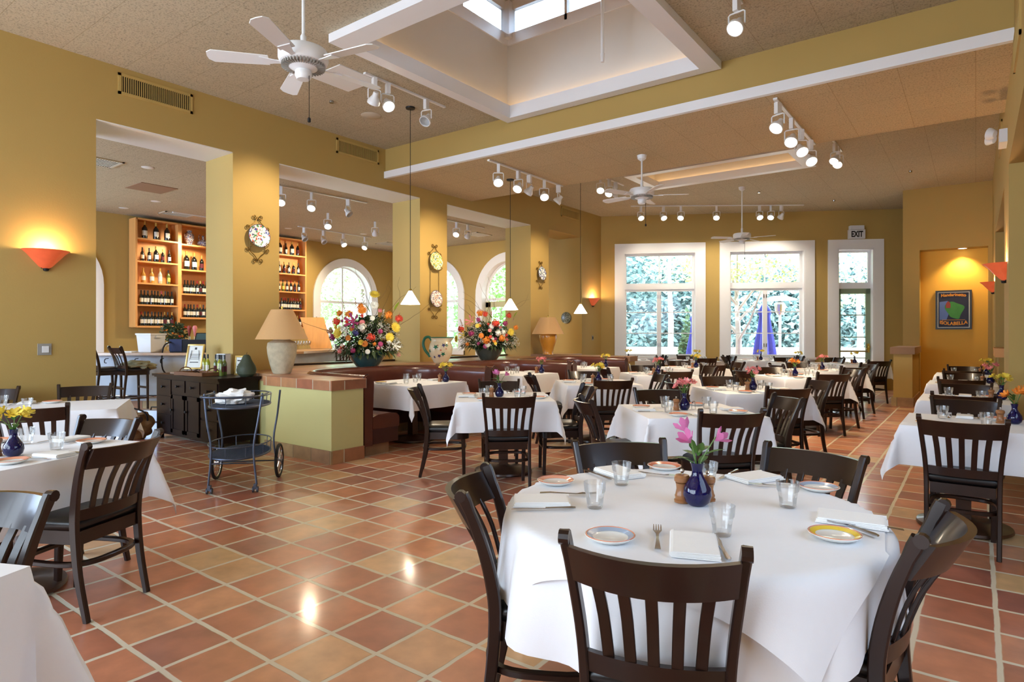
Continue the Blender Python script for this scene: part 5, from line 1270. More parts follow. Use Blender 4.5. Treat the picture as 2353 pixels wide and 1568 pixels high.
# jug
t = thing('ceramic_jug', 'big cream jug with painted leaves and a green handle on the ledge', 'jug', (-7.35, 7.80, .894), YAW)
bm = nb(); lathe(bm, [(0, 0), (.11, 0), (.125, .02), (.19, .14), (.205, .24), (.185, .32), (.165, .36), (.16, .40), (.175, .43), (.165, .43), (.15, .39), (.15, .3), (0, .25)], 40, mod=lambda a, z: 1+(.30*max(0, math.cos(a))**6 if z > .36 else 0)); obj('jug_body', bm, 'majolica', t)
bm = nb(); tube(bm, catmull([(-.15, 0, .38), (-.20, 0, .44), (-.27, 0, .42), (-.30, 0, .33), (-.27, 0, .22), (-.20, 0, .13), (-.18, 0, .10)], 5), .024, 10); obj('jug_handle', bm, 'paint_green', t)
bm = nb(); tube(bm, [(.172*math.cos(a)*(1+.30*max(0, math.cos(a))**6), .172*math.sin(a)*(1+.30*max(0, math.cos(a))**6), .432) for a in [2*math.pi*i/40 for i in range(40)]], .009, 6, closed=True); obj('jug_rim', bm, 'paint_green', t)
def decal(bm, a, z, s, pts, rfn):
    vs = [bm.verts.new(((rfn(z+y*s)+.003)*math.cos(a+x*s/.19), (rfn(z+y*s)+.003)*math.sin(a+x*s/.19), z+y*s)) for x, y in pts]; bm.faces.new(vs)
def jr(z):
    P = [(0, .11), (.02, .125), (.14, .19), (.24, .205), (.32, .185), (.36, .165), (.43, .165)]
    for (a, b), (c_, d) in zip(P, P[1:]):
        if z <= c_: return b+(d-b)*(z-a)/(c_-a)
    return .165
LEAFP = [(0, -1), (.3, -.3), (1, -.2), (.5, .2), (.6, .9), (0, .5), (-.6, .9), (-.5, .2), (-1, -.2), (-.3, -.3)]
for mt, l_ in (('paint_green', [(-1.9, .27, .048), (-1.25, .15, .042), (-2.6, .2, .04), (-.9, .3, .035)]), ('paint_blue', [(-1.6, .12, .034), (-1.2, .3, .038), (-2.1, .1, .028)]), ('paint_red', [(-1.45, .22, .016), (-1.0, .24, .014), (-1.7, .3, .012)])):
    bm = nb()
    for a, z, s in l_: decal(bm, a, z, s, LEAFP, jr)
    obj('painted_leaf', bm, mt, t, smooth=False)
# ---------------- plates in scroll hangers on the pillars ----------------
def spiral(bm, c, r_, turns, a0, sgn, plane, rad=.006):
    pts = []
    n = int(20*turns)
    for i in range(n+1):
        f = i/n; a = a0+sgn*2*math.pi*turns*f; rr = r_*(1-.75*f); pts.append(plane(c[0]+rr*math.cos(a), c[1]+rr*math.sin(a)))
    tube(bm, pts, rad, 5)
def wall_plates(Y, zc, plates, label, iron_h):
    """on the left wall face, looking along -X; u along +Y"""
    t = thing('plate_hanger', label, 'wall decoration', (XL, Y, zc))
    pl = lambda u, z: (.02, u, z)
    bm = nb(); zt, zb = iron_h
    for s in (-1, 1):
        for z0, k in ((zt, 1), (zb, -1)):
            tube(bm, catmull([pl(s*.12, z0-k*.17), pl(s*.10, z0-k*.13), pl(s*.045, z0-k*.085), pl(0, z0-k*.02)], 4), .006, 5)
            spiral(bm, (s*.045, z0-k*.01), .036, 1.2, 0 if s < 0 else math.pi, s*k, pl); spiral(bm, (s*.145, z0-k*.165), .032, 1.2, 0 if s < 0 else math.pi, -s*k, pl)
        tube(bm, [pl(s*.11, zt-.17), pl(s*.11, zb+.17)], .005, 5)
    obj('scroll_iron', bm, 'brass_iron', t)
    for z, r_, m_ in plates:
        bm = nb(); Mx = Matrix.Translation((.055, 0, z)) @ Matrix.Rotation(R(84), 4, 'Y')
        lathe(bm, [(0, -.012), (r_*.6, -.012), (r_, .012), (r_*.99, .016), (r_*.6, -.006), (0, -.006)], 40, Mx=Mx); d = obj('faience_plate', bm, m_, t)
        bm = nb(); tube(bm, [Mx @ Vector((r_*math.cos(a), r_*math.sin(a), .014)) for a in [2*math.pi*i/40 for i in range(40)]], .004, 5, closed=True); obj('plate_edge', bm, 'brass_iron' if m_ == 'plate_lime' else 'paint_blue', d)
        bm = nb()
        for s in (-1, 1): spiral(bm, (s*r_*.72, z-r_*.72), .03, 1.2, R(90), s, lambda u, zz: (.085, u, zz), .004); tube(bm, [pl(s*.11, z-r_*1.02), (.085, s*r_*.72, z-r_*.9)], .004, 5)
        obj('plate_clip', bm, 'brass_iron', t)
    return t
wall_plates(4.70, 0, [(2.72, .155, 'plate_floral')], 'floral faience plate in a scroll iron hanger on the first pillar', (2.99, 2.37))
wall_plates(8.15, 0, [(2.70, .165, 'plate_lime'), (2.02, .15, 'plate_rose')], 'two faience plates in a tall scroll iron hanger on the middle pillar', (2.99, 1.67))
wall_plates(11.56, 0, [(2.74, .15, 'plate_blue')], 'small blue and white plate in a scroll hanger on the third pillar', (3.0, 2.40))
bm = nb(); lathe(bm, [(0, 0), (.10, 0), (.145, .02), (.14, .024), (.09, .008), (0, .008)], 36, Mx=Matrix.Rotation(R(90), 4, 'X'))
tag(obj('wall_plate', bm, 'plate_greek', loc=(-8.30, 13.415, 1.79)), 'round dark green patterned plate on the side wall beside the amber lamp', 'plate')
# ---------------- sconces ----------------
def sconce(loc, rz, label):
    t = thing('wall_sconce', label, 'wall lamp', loc, rz, 'red glass wall sconces')
    bm = nb(); lathe(bm, [(.03, -.16), (.06, -.14), (.12, -.07), (.17, -.01), (.215, .03)], 24, a0=-R(90), a1=R(90), mod=lambda a, z: 1); obj('glass_bowl', bm, 'sconce_glass', t)
    bm = nb(); lathe(bm, [(0, -.19), (.022, -.185), (.03, -.16), (0, -.155)], 14, o=(.02, 0, 0)); box(bm, 0, -.04, -.16, .012, .04, .02); obj('finial', bm, 'black_iron', t)
    c, s = math.cos(rz), math.sin(rz)
    light('sconce_bulb', 'POINT', (loc[0]+c*.09, loc[1]+s*.09, loc[2]+.03), 12, (1, .72, .38), .05)
sconce((XL, 2.30, 2.24), 0, 'glowing red glass bowl sconce on the left wall above the switch')
sconce((XL, 13.95, 2.26), 0, 'small glowing red sconce on the left wall next to the first window')
sconce((XR, 8.75, 2.14), R(180), 'glowing red sconce on the nearer right pillar')
sconce((XR, 14.3, 2.30), R(180), 'glowing red sconce on the farther right pillar')
# switches and outlets
def plate_box(name, label, MW, w, h, mat, extra=None):
    t = thing(name, label, 'switch'); t.matrix_world = MW
    bm = nb(); box(bm, 0, -w/2, -h/2, .010, w/2, h/2); obj('cover_plate', bm, mat, t, bevel=.002)
    bm = nb(); box(bm, .010, -w*.18 if not extra else -.02, -h*.28, .018, w*.30 if not extra else .02, h*.28); obj('toggle', bm, 'white_metal' if not extra else 'black_plastic', t); return t
plate_box('light_switch', 'grey dimmer switch on the left wall beneath the sconce', Matrix.Translation((XL, 2.29, 1.23)), .12, .12, 'switch_grey')
plate_box('wall_outlet', 'small grey outlet below the farther left sconce', Matrix.Translation((XL, 13.95, 1.28)), .07, .12, 'switch_grey', 1)
# ---------------- vents ----------------
def vent(loc, MWrot, w, h, label, mat='vent_paint', vertical=True, n=34, group=None, name='wall_vent'):
    t = thing(name, label, 'vent', loc, 0, group)
    if MWrot is not None: t.rotation_euler = MWrot
    bm = nb(); b = .03
    for q in ((-w/2, -h/2, w/2, -h/2+b), (-w/2, h/2-b, w/2, h/2), (-w/2, -h/2, -w/2+b, h/2), (w/2-b, -h/2, w/2, h/2)): box(bm, 0, q[0], q[1], .015, q[2], q[3])
    obj('vent_frame', bm, mat, t); bm = nb(); box(bm, .001, -w/2+b, -h/2+b, .003, w/2-b, h/2-b); obj('vent_backing', bm, 'dark_gap', t)
    bm = nb()
    for k in range(n):
        y = -w/2+b+(w-2*b)*(k+.5)/n; box(bm, .003, y-.004, -h/2+b, .012, y+.004, h/2-b)
    obj('vent_louvres', bm, mat, t); return t
vent((XL, 3.41, 4.26), None, .84, .24, 'long wall vent with upright louvres high on the left wall', group='wall vents')
vent((XL, 6.43, 4.28), None, .84, .23, 'wall vent high on the left wall beside the beam', group='wall vents')
vent((XL, 12.87, 4.28), None, .84, .23, 'small looking wall vent above the recess near the far corner', group='wall vents')
vent((XR, 10.4, 3.95), (0, 0, R(180)), .95, .28, 'wall vent high on the right wall beyond the emergency light', group='wall vents')
vent((XR, 6.35, 3.75), (0, 0, R(180)), .9, .28, 'wall vent high on the right wall at the frame edge', group='wall vents')
for (x, y), w, h, l in (((-10.43, 3.72), .5, .5, 'square ceiling vent cut off at the left of the first opening'), ((-13.7, 6.35), .6, .35, 'ceiling vent near the tall bottle shelves'), ((-10.3, 12.3), .6, .5, 'ceiling vent in front of the arched glass door'), ((-13.4, 12.1), .6, .5, 'ceiling vent in the far corner of the bar room')):
    vent((x, y, 3.95), (0, R(90), 0), w, h, l, 'vent_white', n=14, group='bar ceiling vents', name='ceiling_vent')
bm = nb(); box(bm, -.33, -.3, -.008, .33, .3, 0); tag(obj('ceiling_panel', bm, 'brown_panel', loc=(-11.6, 4.95, 3.95), rz=0), 'plain brown square panel in the bar ceiling', 'panel')
# ---------------- ceiling fans ----------------
def fan(x, y, ztop, label, rz=0):
    t = thing('ceiling_fan', label, 'fan', (x, y, 3.38), rz, 'white ceiling fans')
    bm = nb(); lathe(bm, [(0, -.045), (.06, -.05), (.10, -.03), (.165, .0), (.178, .03), (.178, .08), (.165, .10), (.05, .115), (0, .115)], 44); m_ = obj('motor_housing', bm, 'white_metal', t)
    bm = nb()
    for k in range(40): a = 2*math.pi*k/40; box(bm, .10, -.004, -.031, .155, .004, -.002, rot=a)
    obj('cooling_slots', bm, 'switch_grey', m_)
    bm = nb(); lathe(bm, [(0, -.12), (.045, -.115), (.06, -.09), (.06, -.06), (.05, -.045), (0, -.045)], 24); obj('switch_cup', bm, 'white_metal', t)
    bm = nb(); tube(bm, [(0, 0, .11), (0, 0, ztop-3.38)], .012, 10); lathe(bm, [(0, ztop-3.38), (.07, ztop-3.38), (.06, ztop-3.43), (.02, ztop-3.46), (0, ztop-3.46)], 20); lathe(bm, [(.02, .11), (.022, .2), (.012, .22)], 12); obj('down_rod', bm, 'white_metal', t)
    bm = nb(); tube(bm, [(.055, 0, -.09), (.055, 0, -.40)], .003, 4); obj('pull_chain', bm, 'black_iron', t)
    bm = nb(); lathe(bm, [(0, -.44), (.012, -.435), (.012, -.41), (.004, -.40), (0, -.40)], 12, o=(.055, 0, 0)); obj('chain_fob', bm, 'black_iron', t)
    for k in range(5):
        a = 2*math.pi*k/5; RM = Matrix.Rotation(a, 4, 'Z') @ Matrix.Rotation(R(11), 4, 'X')
        bm = nb(); prism(bm, [(.24, -.055), (.62, -.068), (.655, -.04), (.66, 0), (.655, .04), (.62, .068), (.24, .055)], .005, .012, Mx=RM); bl_ = obj('blade', bm, 'white_paint', t)
        bm = nb(); prism(bm, [(.14, -.014), (.2, -.02), (.30, -.045), (.30, .045), (.2, .02), (.14, .014)], -.002, .005, Mx=RM); obj('blade_iron', bm, 'white_metal', bl_)
fan(-3.96, 2.74, 4.45, 'white ceiling fan nearest the camera, hanging from a long rod', R(12))
fan(-3.86, 8.30, 3.965, 'white ceiling fan hanging below the dropped beam', R(30))
fan(-3.91, 13.26, 4.45, 'white ceiling fan in front of the second window', R(5))
# ---------------- pendants ----------------
for (x, y, zt), w in (((-6.12, 5.90, 4.45), 'above the first booth'), ((-6.22, 8.28, 3.965), 'above the middle booth'), ((-6.25, 10.63, 4.45), 'above the farthest booth')):
    t = thing('pendant_lamp', 'white glass cone pendant on a thin dark cord %s' % w, 'pendant lamp', (x, y, 1.79), 0, 'cone pendants over the booths')
    bm = nb(); lathe(bm, [(.132, 0), (.02, .185)], 40); lathe(bm, [(.018, .185), (.129, .001)], 40); obj('glass_shade', bm, 'pendant_glass', t)
    bm = nb(); lathe(bm, [(0, .21), (.012, .21), (.02, .195), (.022, .18), (0, .18)], 16); obj('socket_cap', bm, 'brass', t)
    bm = nb(); tube(bm, [(0, 0, .2), (0, 0, zt-1.79)], .0045, 6); obj('cord', bm, 'black_iron', t)
    bm = nb(); lathe(bm, [(0, zt-1.79-.025), (.06, zt-1.79-.02), (.065, zt-1.79), (0, zt-1.79)], 24); obj('canopy', bm, 'black_iron', t)
    light('pendant_bulb', 'POINT', (x, y, 1.74), 10, (1, .84, .62), .06)
# ---------------- track lights ----------------
def make_head(lit):
    t = thing('track_light', 'track light', 'spotlight')
    bm = nb(); box(bm, -.018, -.03, -.10, .018, .03, 0); obj('track_adapter', bm, 'white_metal', t, bevel=.003)
    bm = nb(); tube(bm, [(-.062, 0, -.20), (-.062, 0, -.115), (-.05, 0, -.105), (.05, 0, -.105), (.062, 0, -.115), (.062, 0, -.20)], .006, 6); obj('yoke', bm, 'white_metal', t)
    h = bpy.data.objects.new('lamp_housing', None)
    T = Matrix.Translation((0, 0, -.20)) @ Matrix.Rotation(R(42), 4, 'X')
    bm = nb(); lathe(bm, [(0, .07), (.025, .07), (.03, .03), (.055, -.01), (.060, -.02), (.060, -.045), (.054, -.045), (.052, -.02)], 24, Mx=T); hs = obj('lamp_housing', bm, 'white_metal', t)
    bm = nb(); lathe(bm, [(0, -.034), (.03, -.036), (.051, -.03)], 20, Mx=T); obj('lamp_lens', bm, 'lamp_hot' if lit else 'glass', hs); return t
HL, HD = make_head(True), make_head(False)
def track(name_label, a, b, z, n0=0):
    bm = nb(); v = Vector((b[0]-a[0], b[1]-a[1], 0)); L = v.length; an = math.atan2(v.y, v.x)
    box(bm, 0, -.018, -.02, L, .018, 0); box(bm, -.02, -.022, -.022, .06, .022, .0)
    tag(obj('light_track', bm, 'white_metal', loc=(a[0], a[1], z), rz=an), name_label, 'track')
heads = []
def head(x, y, z, rz, lit, label):
    if lit: rz = math.atan2(-y, -x)-R(90)+R(((x*7+y*13) % 1-.5)*70)
    place(HL if lit else HD, (x, y, z), rz, label, 'track spotlights', (1.25,)*3)
track('white light track on the ceiling near the first fan', (-5.72, 4.80), (-5.72, 6.15), ZC)
for y, l, r_ in ((4.93, 0, 70), (5.14, 1, 100), (5.80, 0, 190)): head(-5.72, y, ZC-.02, R(r_), l, '%s track spotlight near the first fan, %s' % ('lit' if l else 'unlit', {4.93: 'nearest end', 5.14: 'bright one', 5.80: 'far end'}[y]))
track('white light track under the beam above the booths', (-5.76, 7.15), (-5.76, 9.18), 3.965)
for y, l, r_, w in ((7.37, 1, 30, 'first'), (7.88, 1, 60, 'second'), (8.18, 0, 90, 'third, unlit'), (8.61, 1, 20, 'fourth'), (9.05, 0, 110, 'last, unlit')): head(-5.76, y, 3.945, R(r_), l, 'spotlight on the beam track above the booths, %s' % w)
track('white light track under the beam on the right', (-1.75, 7.15), (-1.75, 9.18), 3.965)
for y, r_, w in ((7.25, 60, 'nearest'), (7.89, 20, 'second'), (8.39, -40, 'third'), (8.93, 0, 'farthest')): head(-1.75, y, 3.945, R(r_), 1, 'lit spotlight on the right beam track, %s' % w)
head(-1.73, 5.71, ZC-.02, R(20), 1, 'single spotlight on the upper ceiling right of the skylight'); track('short light track near the top right of the skylight', (-1.73, 4.9), (-1.73, 5.85), ZC)
track('short light track beyond the beam on the right', (-1.80, 10.6), (-1.80, 11.6), ZC)
head(-1.80, 11.05, ZC-.02, R(60), 1, 'lit spotlight beyond the beam on the right, upper one'); head(-1.80, 11.3, ZC-.02, R(10), 1, 'lit spotlight beyond the beam on the right, lower one')
track('short light track beyond the beam on the left', (-5.80, 10.4), (-5.80, 11.6), ZC)
for y, l, r_, w in ((10.62, 1, 40, 'first'), (10.98, 1, 30, 'second'), (11.25, 0, 100, 'third, unlit')): head(-5.80, y, ZC-.02, R(r_), l, 'spotlight beyond the beam on the left, %s' % w)
track('long light track in front of the windows', (-6.60, 13.62), (-3.27, 15.95), ZC)
for k, (x, l) in enumerate(((-6.42, 1), (-5.98, 1), (-5.64, 1), (-4.95, 1), (-4.12, 1), (-3.90, 1), (-3.70, 0))):
    head(x, 13.62+(x+6.6)*.70, ZC-.02, R(15+k*37 % 60), l, 'spotlight on the long window track, number %d from the left' % (k+1))
track('light track on the bar ceiling by the first opening', (-13.5, 6.2), (-13.5, 7.6), 3.95); head(-13.5, 7.0, 3.93, R(-60), 1, 'lit spotlight in front of the tall bottle shelves')
track('light track on the bar ceiling crossing the second opening', (-9.6, 6.0), (-9.5, 8.0), 3.95)
for (x, y), l, w in (((-9.6, 6.2), 1, 'left'), ((-9.58, 6.80), 1, 'bright'), ((-9.5, 7.55), 0, 'unlit')): head(x, y, 3.93, R(-70), l, 'bar spotlight in the second opening, %s one' % w)
head(-10.95, 8.17, 3.93, R(-100), 1, 'lit bar spotlight hanging alone in the second opening'); head(-10.93, 9.44, 3.93, R(40), 0, 'unlit bar spotlight near the middle pillar')
track('light track on the bar ceiling over the counter', (-12.9, 8.8), (-12.9, 11.0), 3.95)
for y, l, w in ((8.95, 0, 'first'), (9.5, 0, 'second'), (10.1, 1, 'third, lit'), (10.8, 1, 'fourth, lit')): head(-12.9, y, 3.93, R(-80), l, 'bar spotlight over the counter, %s' % w)
track('light track on the bar ceiling by the third opening', (-9.5, 10.2), (-9.5, 11.6), 3.95); head(-9.5, 10.6, 3.93, R(-10), 1, 'lit bar spotlight in the third opening, left one'); head(-9.5, 11.0, 3.93, R(60), 0, 'unlit bar spotlight in the third opening, right one')
# the light those spots throw
def spot(loc, aim, p, ang=70, col=(1, .80, .54), sz=.09):
    L_ = Vector(loc)+(Vector(aim)-Vector(loc)).normalized()*.24; light('spot_bulb', 'SPOT', tuple(L_), p*(.85 if aim[2] == .7 else .6), col, sz, aim, ang, .9)
spot((-5.72, 5.14, 4.2), (-7.85, 4.7, 2.9), 290, 50); spot((-5.76, 7.37, 3.72), (-7.9, 8.15, 2.7), 270, 52); spot((-5.76, 8.61, 3.72), (-7.9, 8.3, 2.0), 70, 60)
spot((-5.80, 10.62, 4.2), (-7.9, 11.56, 2.6), 270, 50); spot((-5.76, 7.88, 3.72), (-5.4, 7.9, 0), 60, 90)
spot((-1.75, 7.25, 3.72), (-1.9, 5.2, .71), 150, 80); spot((-1.75, 7.89, 3.72), (-1.9, 7.5, .7), 170, 90); spot((-1.75, 8.39, 3.72), (-3.9, 9.2, .7), 180, 90); spot((-1.75, 8.93, 3.72), (-1.9, 9.9, .7), 180, 90)
spot((-1.73, 5.71, 4.2), (-.9, 2.3, .71), 75, 80); spot((-1.80, 11.2, 4.2), (-2.1, 11.9, .7), 220, 90)
for x in (-6.4, -5.64, -4.95, -4.12, -3.70): spot((x, 13.62+(x+6.6)*.70, 4.2), (x-.2, 15.2+(x+6.6)*.55, 1.6), 70, 110, (1, .88, .70))
spot((-5.72, 5.9, 4.2), (-3.9, 5.0, .71), 110, 80); spot((-5.80, 10.98, 4.2), (-4.1, 10.4, .7), 220, 90)
spot((-13.5, 7.0, 3.7), (-14.7, 6.6, 2.6), 170, 105); spot((-12.9, 10.1, 3.7), (-14.6, 9.6, 2.4), 190, 110); spot((-9.58, 6.8, 3.7), (-8.2, 5.2, .9), 120, 100); spot((-10.95, 8.17, 3.7), (-12.0, 7.6, 1), 260, 140)
spot((-9.5, 10.6, 3.7), (-10.6, 12.2, 1.6), 260, 140)
# ceiling odds and ends
def disc(name, cat, label, loc, r_, mat, h=.012, group=None):
    bm = nb(); lathe(bm, [(0, 0), (r_*.8, 0), (r_, -h*.3), (r_*.9, -h), (0, -h)], 24); return tag(obj(name, bm, mat, loc=loc), label, cat, group)
disc('ceiling_speaker', 'speaker', 'round beige ceiling speaker near the first pendant', (-6.78, 5.78, ZC), .14, 'vent_white')
disc('sprinkler', 'sprinkler', 'small dark sprinkler head on the ceiling near the first fan', (-6.77, 5.11, ZC), .03, 'steel', .03)
disc('sprinkler', 'sprinkler', 'small sprinkler head on the ceiling above the last pendant row', (-3.74, 13.9, ZC), .03, 'steel', .03)
disc('sprinkler', 'sprinkler', 'small sprinkler head on the ceiling near the exit sign', (-2.6, 15.8, ZC), .03, 'steel', .03)
disc('sprinkler', 'sprinkler', 'small sprinkler head on the ceiling near the niche wall', (-.98, 13.8, ZC), .03, 'steel', .03)
bm = nb(); box(bm, -.28, -.28, -.01, .28, .28, 0); tag(obj('ceiling_hatch', bm, 'white_paint', loc=(-6.05, 4.75, ZC), rz=0), 'white square ceiling plate beside the first light track', 'panel')
for (x, y), w in (((-10.2, 4.3), 'above the first opening'), ((-12.7, 5.5), 'left of the tall shelves'), ((-13.9, 5.4), 'near the far wall of the bar'), ((-13.4, 8.85), 'beside the right bottle shelf'), ((-12.6, 10.5), 'before the arch window')):
    disc('recessed_downlight', 'downlight', 'small round recessed light in the bar ceiling %s' % w, (x, y, 3.95), .09, 'white_paint', .006, 'bar downlights')
t = thing('recessed_downlight', 'lit recessed downlight in the top of the poster niche', 'downlight', (-.22, 15.82, 3.15))
bm = nb(); lathe(bm, [(.07, -.004), (.085, -.004), (.085, 0), (.07, 0)], 24); obj('trim_ring', bm, 'white_paint', t); bm = nb(); lathe(bm, [(0, -.003), (.07, -.003)], 24); obj('lamp_lens', bm, 'downlight_hot', t)
light('niche_spot', 'SPOT', (-.22, 15.80, 3.12), 60, (1, .70, .32), .04, (-.3, 15.9, 0), 110, .8)
# exit sign
t = thing('exit_sign', 'white box exit sign above the glazed green door', 'sign'); t.matrix_world = FAR @ Matrix.Translation(((WINS[2][0]+WINS[2][1])/2, 0, 3.73))
bm = nb(); box(bm, -.19, -.10, 0, .19, -.02, .22); obj('sign_box', bm, 'plastic_white', t, bevel=.006)
bm = nb(); box(bm, -.16, -.12, .225, .16, -.0, .32); obj('sign_canopy', bm, 'plastic_white', t, bevel=.006)
def text(s, size, mat, parent, loc, rot, name='lettering', ext=.001, scale=(1, 1, 1), mod=None, bold=0):
    cu = bpy.data.curves.new(name, 'FONT'); cu.body = s; cu.size = size; cu.extrude = ext; cu.align_x = 'CENTER'; cu.offset = bold
    o = bpy.data.objects.new(name, cu); C.objects.link(o)
    dg = bpy.context.evaluated_depsgraph_get(); me = bpy.data.meshes.new_from_object(o.evaluated_get(dg)); bpy.data.objects.remove(o)
    if mod:
        for v in me.vertices: v.co = mod(v.co)
    me.materials.clear(); me.materials.append(M[mat]); q = bpy.data.objects.new(name, me); C.objects.link(q); q.parent = parent; q.location = loc; q.rotation_euler = rot; q.scale = scale; return q
text('EXIT', .165, 'black_plastic', t, (0, -.102, .045), (R(90), 0, 0), scale=(.80, 1.2, 1), bold=.006)
# poster
t = thing('framed_poster', 'black framed vintage liquor poster in the ochre niche', 'poster', (-.375, 15.99, 1.48))
w, h = .62, .82
bm = nb()
for q in ((-w/2, 0, w/2, .035), (-w/2, h-.035, w/2, h), (-w/2, .035, -w/2+.035, h-.035), (w/2-.035, .035, w/2, h-.035)): box(bm, q[0], -.03, q[1], q[2], 0, q[3])
obj('poster_frame', bm, 'black_plastic', t, bevel=.003)
bm = nb(); box(bm, -w/2+.03, -.012, .03, w/2-.03, -.002, h-.03); obj('poster_border', bm, 'paper', t)
bm = nb(); box(bm, -w/2+.05, -.014, .05, w/2-.05, -.011, h-.05); obj('poster_ground', bm, 'poster_navy', t)
bm = nb(); prism(bm, [(-.24, .2), (-.12, .2), (-.05, .42), (-.1, .6), (-.24, .58)], .0142, .016, Mx=Matrix.Rotation(R(90), 4, 'X')); obj('poster_panel', bm, 'poster_blue', t)
bm = nb(); prism(bm, [(.02+.15*math.cos(a)*(1+.25*math.sin(3*a)), .40+.19*math.sin(a)*(1+.2*math.cos(2*a+1))) for a in [2*math.pi*i/28 for i in range(28)]], .016, .0175, Mx=Matrix.Rotation(R(90), 4, 'X')); obj('poster_shape', bm, 'poster_green', t)
bm = nb(); prism(bm, [(-.13, .45), (-.05, .45), (-.05, .54), (-.08, .59), (-.10, .59), (-.13, .54)], .0176, .019, Mx=Matrix.Rotation(R(90), 4, 'X')); obj('poster_bottle', bm, 'poster_red', t)
text('ISOLABELLA', .098, 'poster_orange', t, (0, -.020, .09), (R(90), 0, 0), scale=(.9, 1, 1), mod=lambda c: Vector((c.x, c.y+.9*c.x*c.x*.5, c.z)), bold=.003)
text('Mandarinetto', .088, 'poster_orange', t, (0, -.020, .68), (R(90), 0, 0), scale=(.9, 1, 1), mod=lambda c: Vector((c.x, c.y+.02-.6*c.x*c.x*.5, c.z)), bold=.002)
bm = nb(); box(bm, -.2, -.019, .195, .2, -.017, .203); obj('poster_rule', bm, 'poster_orange', t)
# emergency light
t = thing('emergency_light', 'twin head emergency light on the right wall below the beam', 'light', (XR, 8.55, 3.50), R(180))
bm = nb(); box(bm, 0, -.16, -.07, .07, .16, .07); obj('battery_box', bm, 'plastic_white', t, bevel=.008)
for y in (-.11, .12):
    bm = nb(); T = Matrix.Translation((.13, y, .04)) @ Matrix.Rotation(R(70), 4, 'Y') @ Matrix.Rotation(R(25), 4, 'X'); lathe(bm, [(0, -.04), (.04, -.03), (.065, .02), (.065, .035)], 20, Mx=T); h_ = obj('lamp_head', bm, 'plastic_white', t)
    bm = nb(); lathe(bm, [(0, .028), (.03, .034), (.062, .03)], 20, Mx=T); obj('lamp_lens', bm, 'chrome', h_)
# ---------------- bar room ----------------
def bar_stool_at(): pass
BP = [(-13.25, 4.55), (-12.0, 5.5), (-11.0, 6.55), (-10.9, 7.4), (-11.7, 8.9), (-12.6, 10.3)]
BQ = [(-13.25-.45, 5.2), (-13.0, 6.3), (-12.0, 7.1), (-11.7, 7.4), (-12.35, 8.7), (-13.2, 10.0)]
t = thing('bar_counter', 'curved bar counter with blue grey plaster front and pale top', 'bar', (0, 0, 0))
bm = nb(); prism(bm, BP+BQ[::-1], .14, .99); obj('counter_body', bm, 'bar_stucco', t, smooth=False)
bm = nb()
import itertools
def offs(P, d):
    out = []
    for i, p in enumerate(P):
        a, b = P[max(i-1, 0)], P[min(i+1, len(P)-1)]; v = Vector((b[0]-a[0], b[1]-a[1])).normalized(); out.append((p[0]+v.y*d, p[1]-v.x*d))
    return out
prism(bm, offs(BP, .16)+offs(BQ, -.05)[::-1], .99, 1.035); obj('counter_top', bm, 'bar_top', t, bevel=.008)
bm = nb(); prism(bm, offs(BP, .02)+BQ[::-1], 0, .14); obj('counter_plinth', bm, 'base_tile', t, smooth=False)
bm = nb(); fr = offs(BP, .12); tube(bm, [(x, y, .24) for x, y in fr], .025, 8)
for x, y in fr[1:-1]: tube(bm, [(x, y, 0), (x, y, .24)], .015, 6)
obj('foot_rail', bm, 'chrome', t)
bm = nb()
for f in (.25, .6, .9):
    p = Vector(BP[0]).lerp(Vector(BP[1]), f); tube(bm, catmull([(p.x+.03, p.y-.03, .93), (p.x+.12, p.y-.12, .92), (p.x+.13, p.y-.13, .86), (p.x+.08, p.y-.08, .85)], 4), .008, 5)
obj('bag_hook', bm, 'black_iron', t)
ST = make_chair(.30)
for (x, y), a, w in (((-11.95, 4.80), 92, 'nearest the dresser, with a coat on its seat'), ((-12.28, 4.50), 92, 'at the left edge of the first opening'), ((-10.75, 8.45), 185+25, 'seen under the raised wooden board'), ((-11.25, 9.45), 185+25, 'seen left of the teal pot')):
    place(ST, (x, y, 0), R((a if a < 180 else a-60)-90), 'tall dark slat-back bar stool %s' % w, 'bar stools')
bm = nb(); bmesh.ops.create_icosphere(bm, subdivisions=4, radius=1)
for v in bm.verts: q = MN.noise(v.co*2.5)*.4; v.co = Vector((v.co.x*.26*(1+q), v.co.y*.22*(1+q), max(-.25 if v.co.x > .35 else -.01, v.co.z*.10*(1+q))+.02))
tag(obj('folded_coat', bm, 'olive_cloth', loc=(-11.92, 4.86, .79), rz=R(60)), 'crumpled olive green coat lying on the nearest bar stool seat', 'coat')
ZB = 1.036
t = thing('plastic_bucket', 'translucent white plastic tub standing on the bar counter', 'tub', (-12.55, 5.35, ZB), R(20))
t.scale = (1.3, 1.3, 1)
bm = nb(); lathe(bm, [(0, 0), (.145, 0), (.16, .01), (.185, .33), (.20, .33), (.20, .36), (.19, .36), (.155, .02), (0, .02)], 4, mod=None, a0=R(45)); obj('tub_body', bm, 'plastic_white', t, bevel=.02)
bm = nb()
for s in (-1, 1): box(bm, s*.13-.02, -.05, .28, s*.13+.02, .05, .31)
obj('tub_handle', bm, 'plastic_white', t)
t = thing('camera_bag', 'navy and black shoulder bag lying on the bar counter', 'bag', (-11.95, 5.90, ZB), R(42))
bm = nb(); box(bm, -.42, -.13, 0, .42, .13, .24); obj('bag_body', bm, 'bag_black', t, bevel=.05)
bm = nb(); box(bm, -.43, -.14, .02, -.2, .14, .25); obj('bag_flap', bm, 'bag_blue', t, bevel=.04)
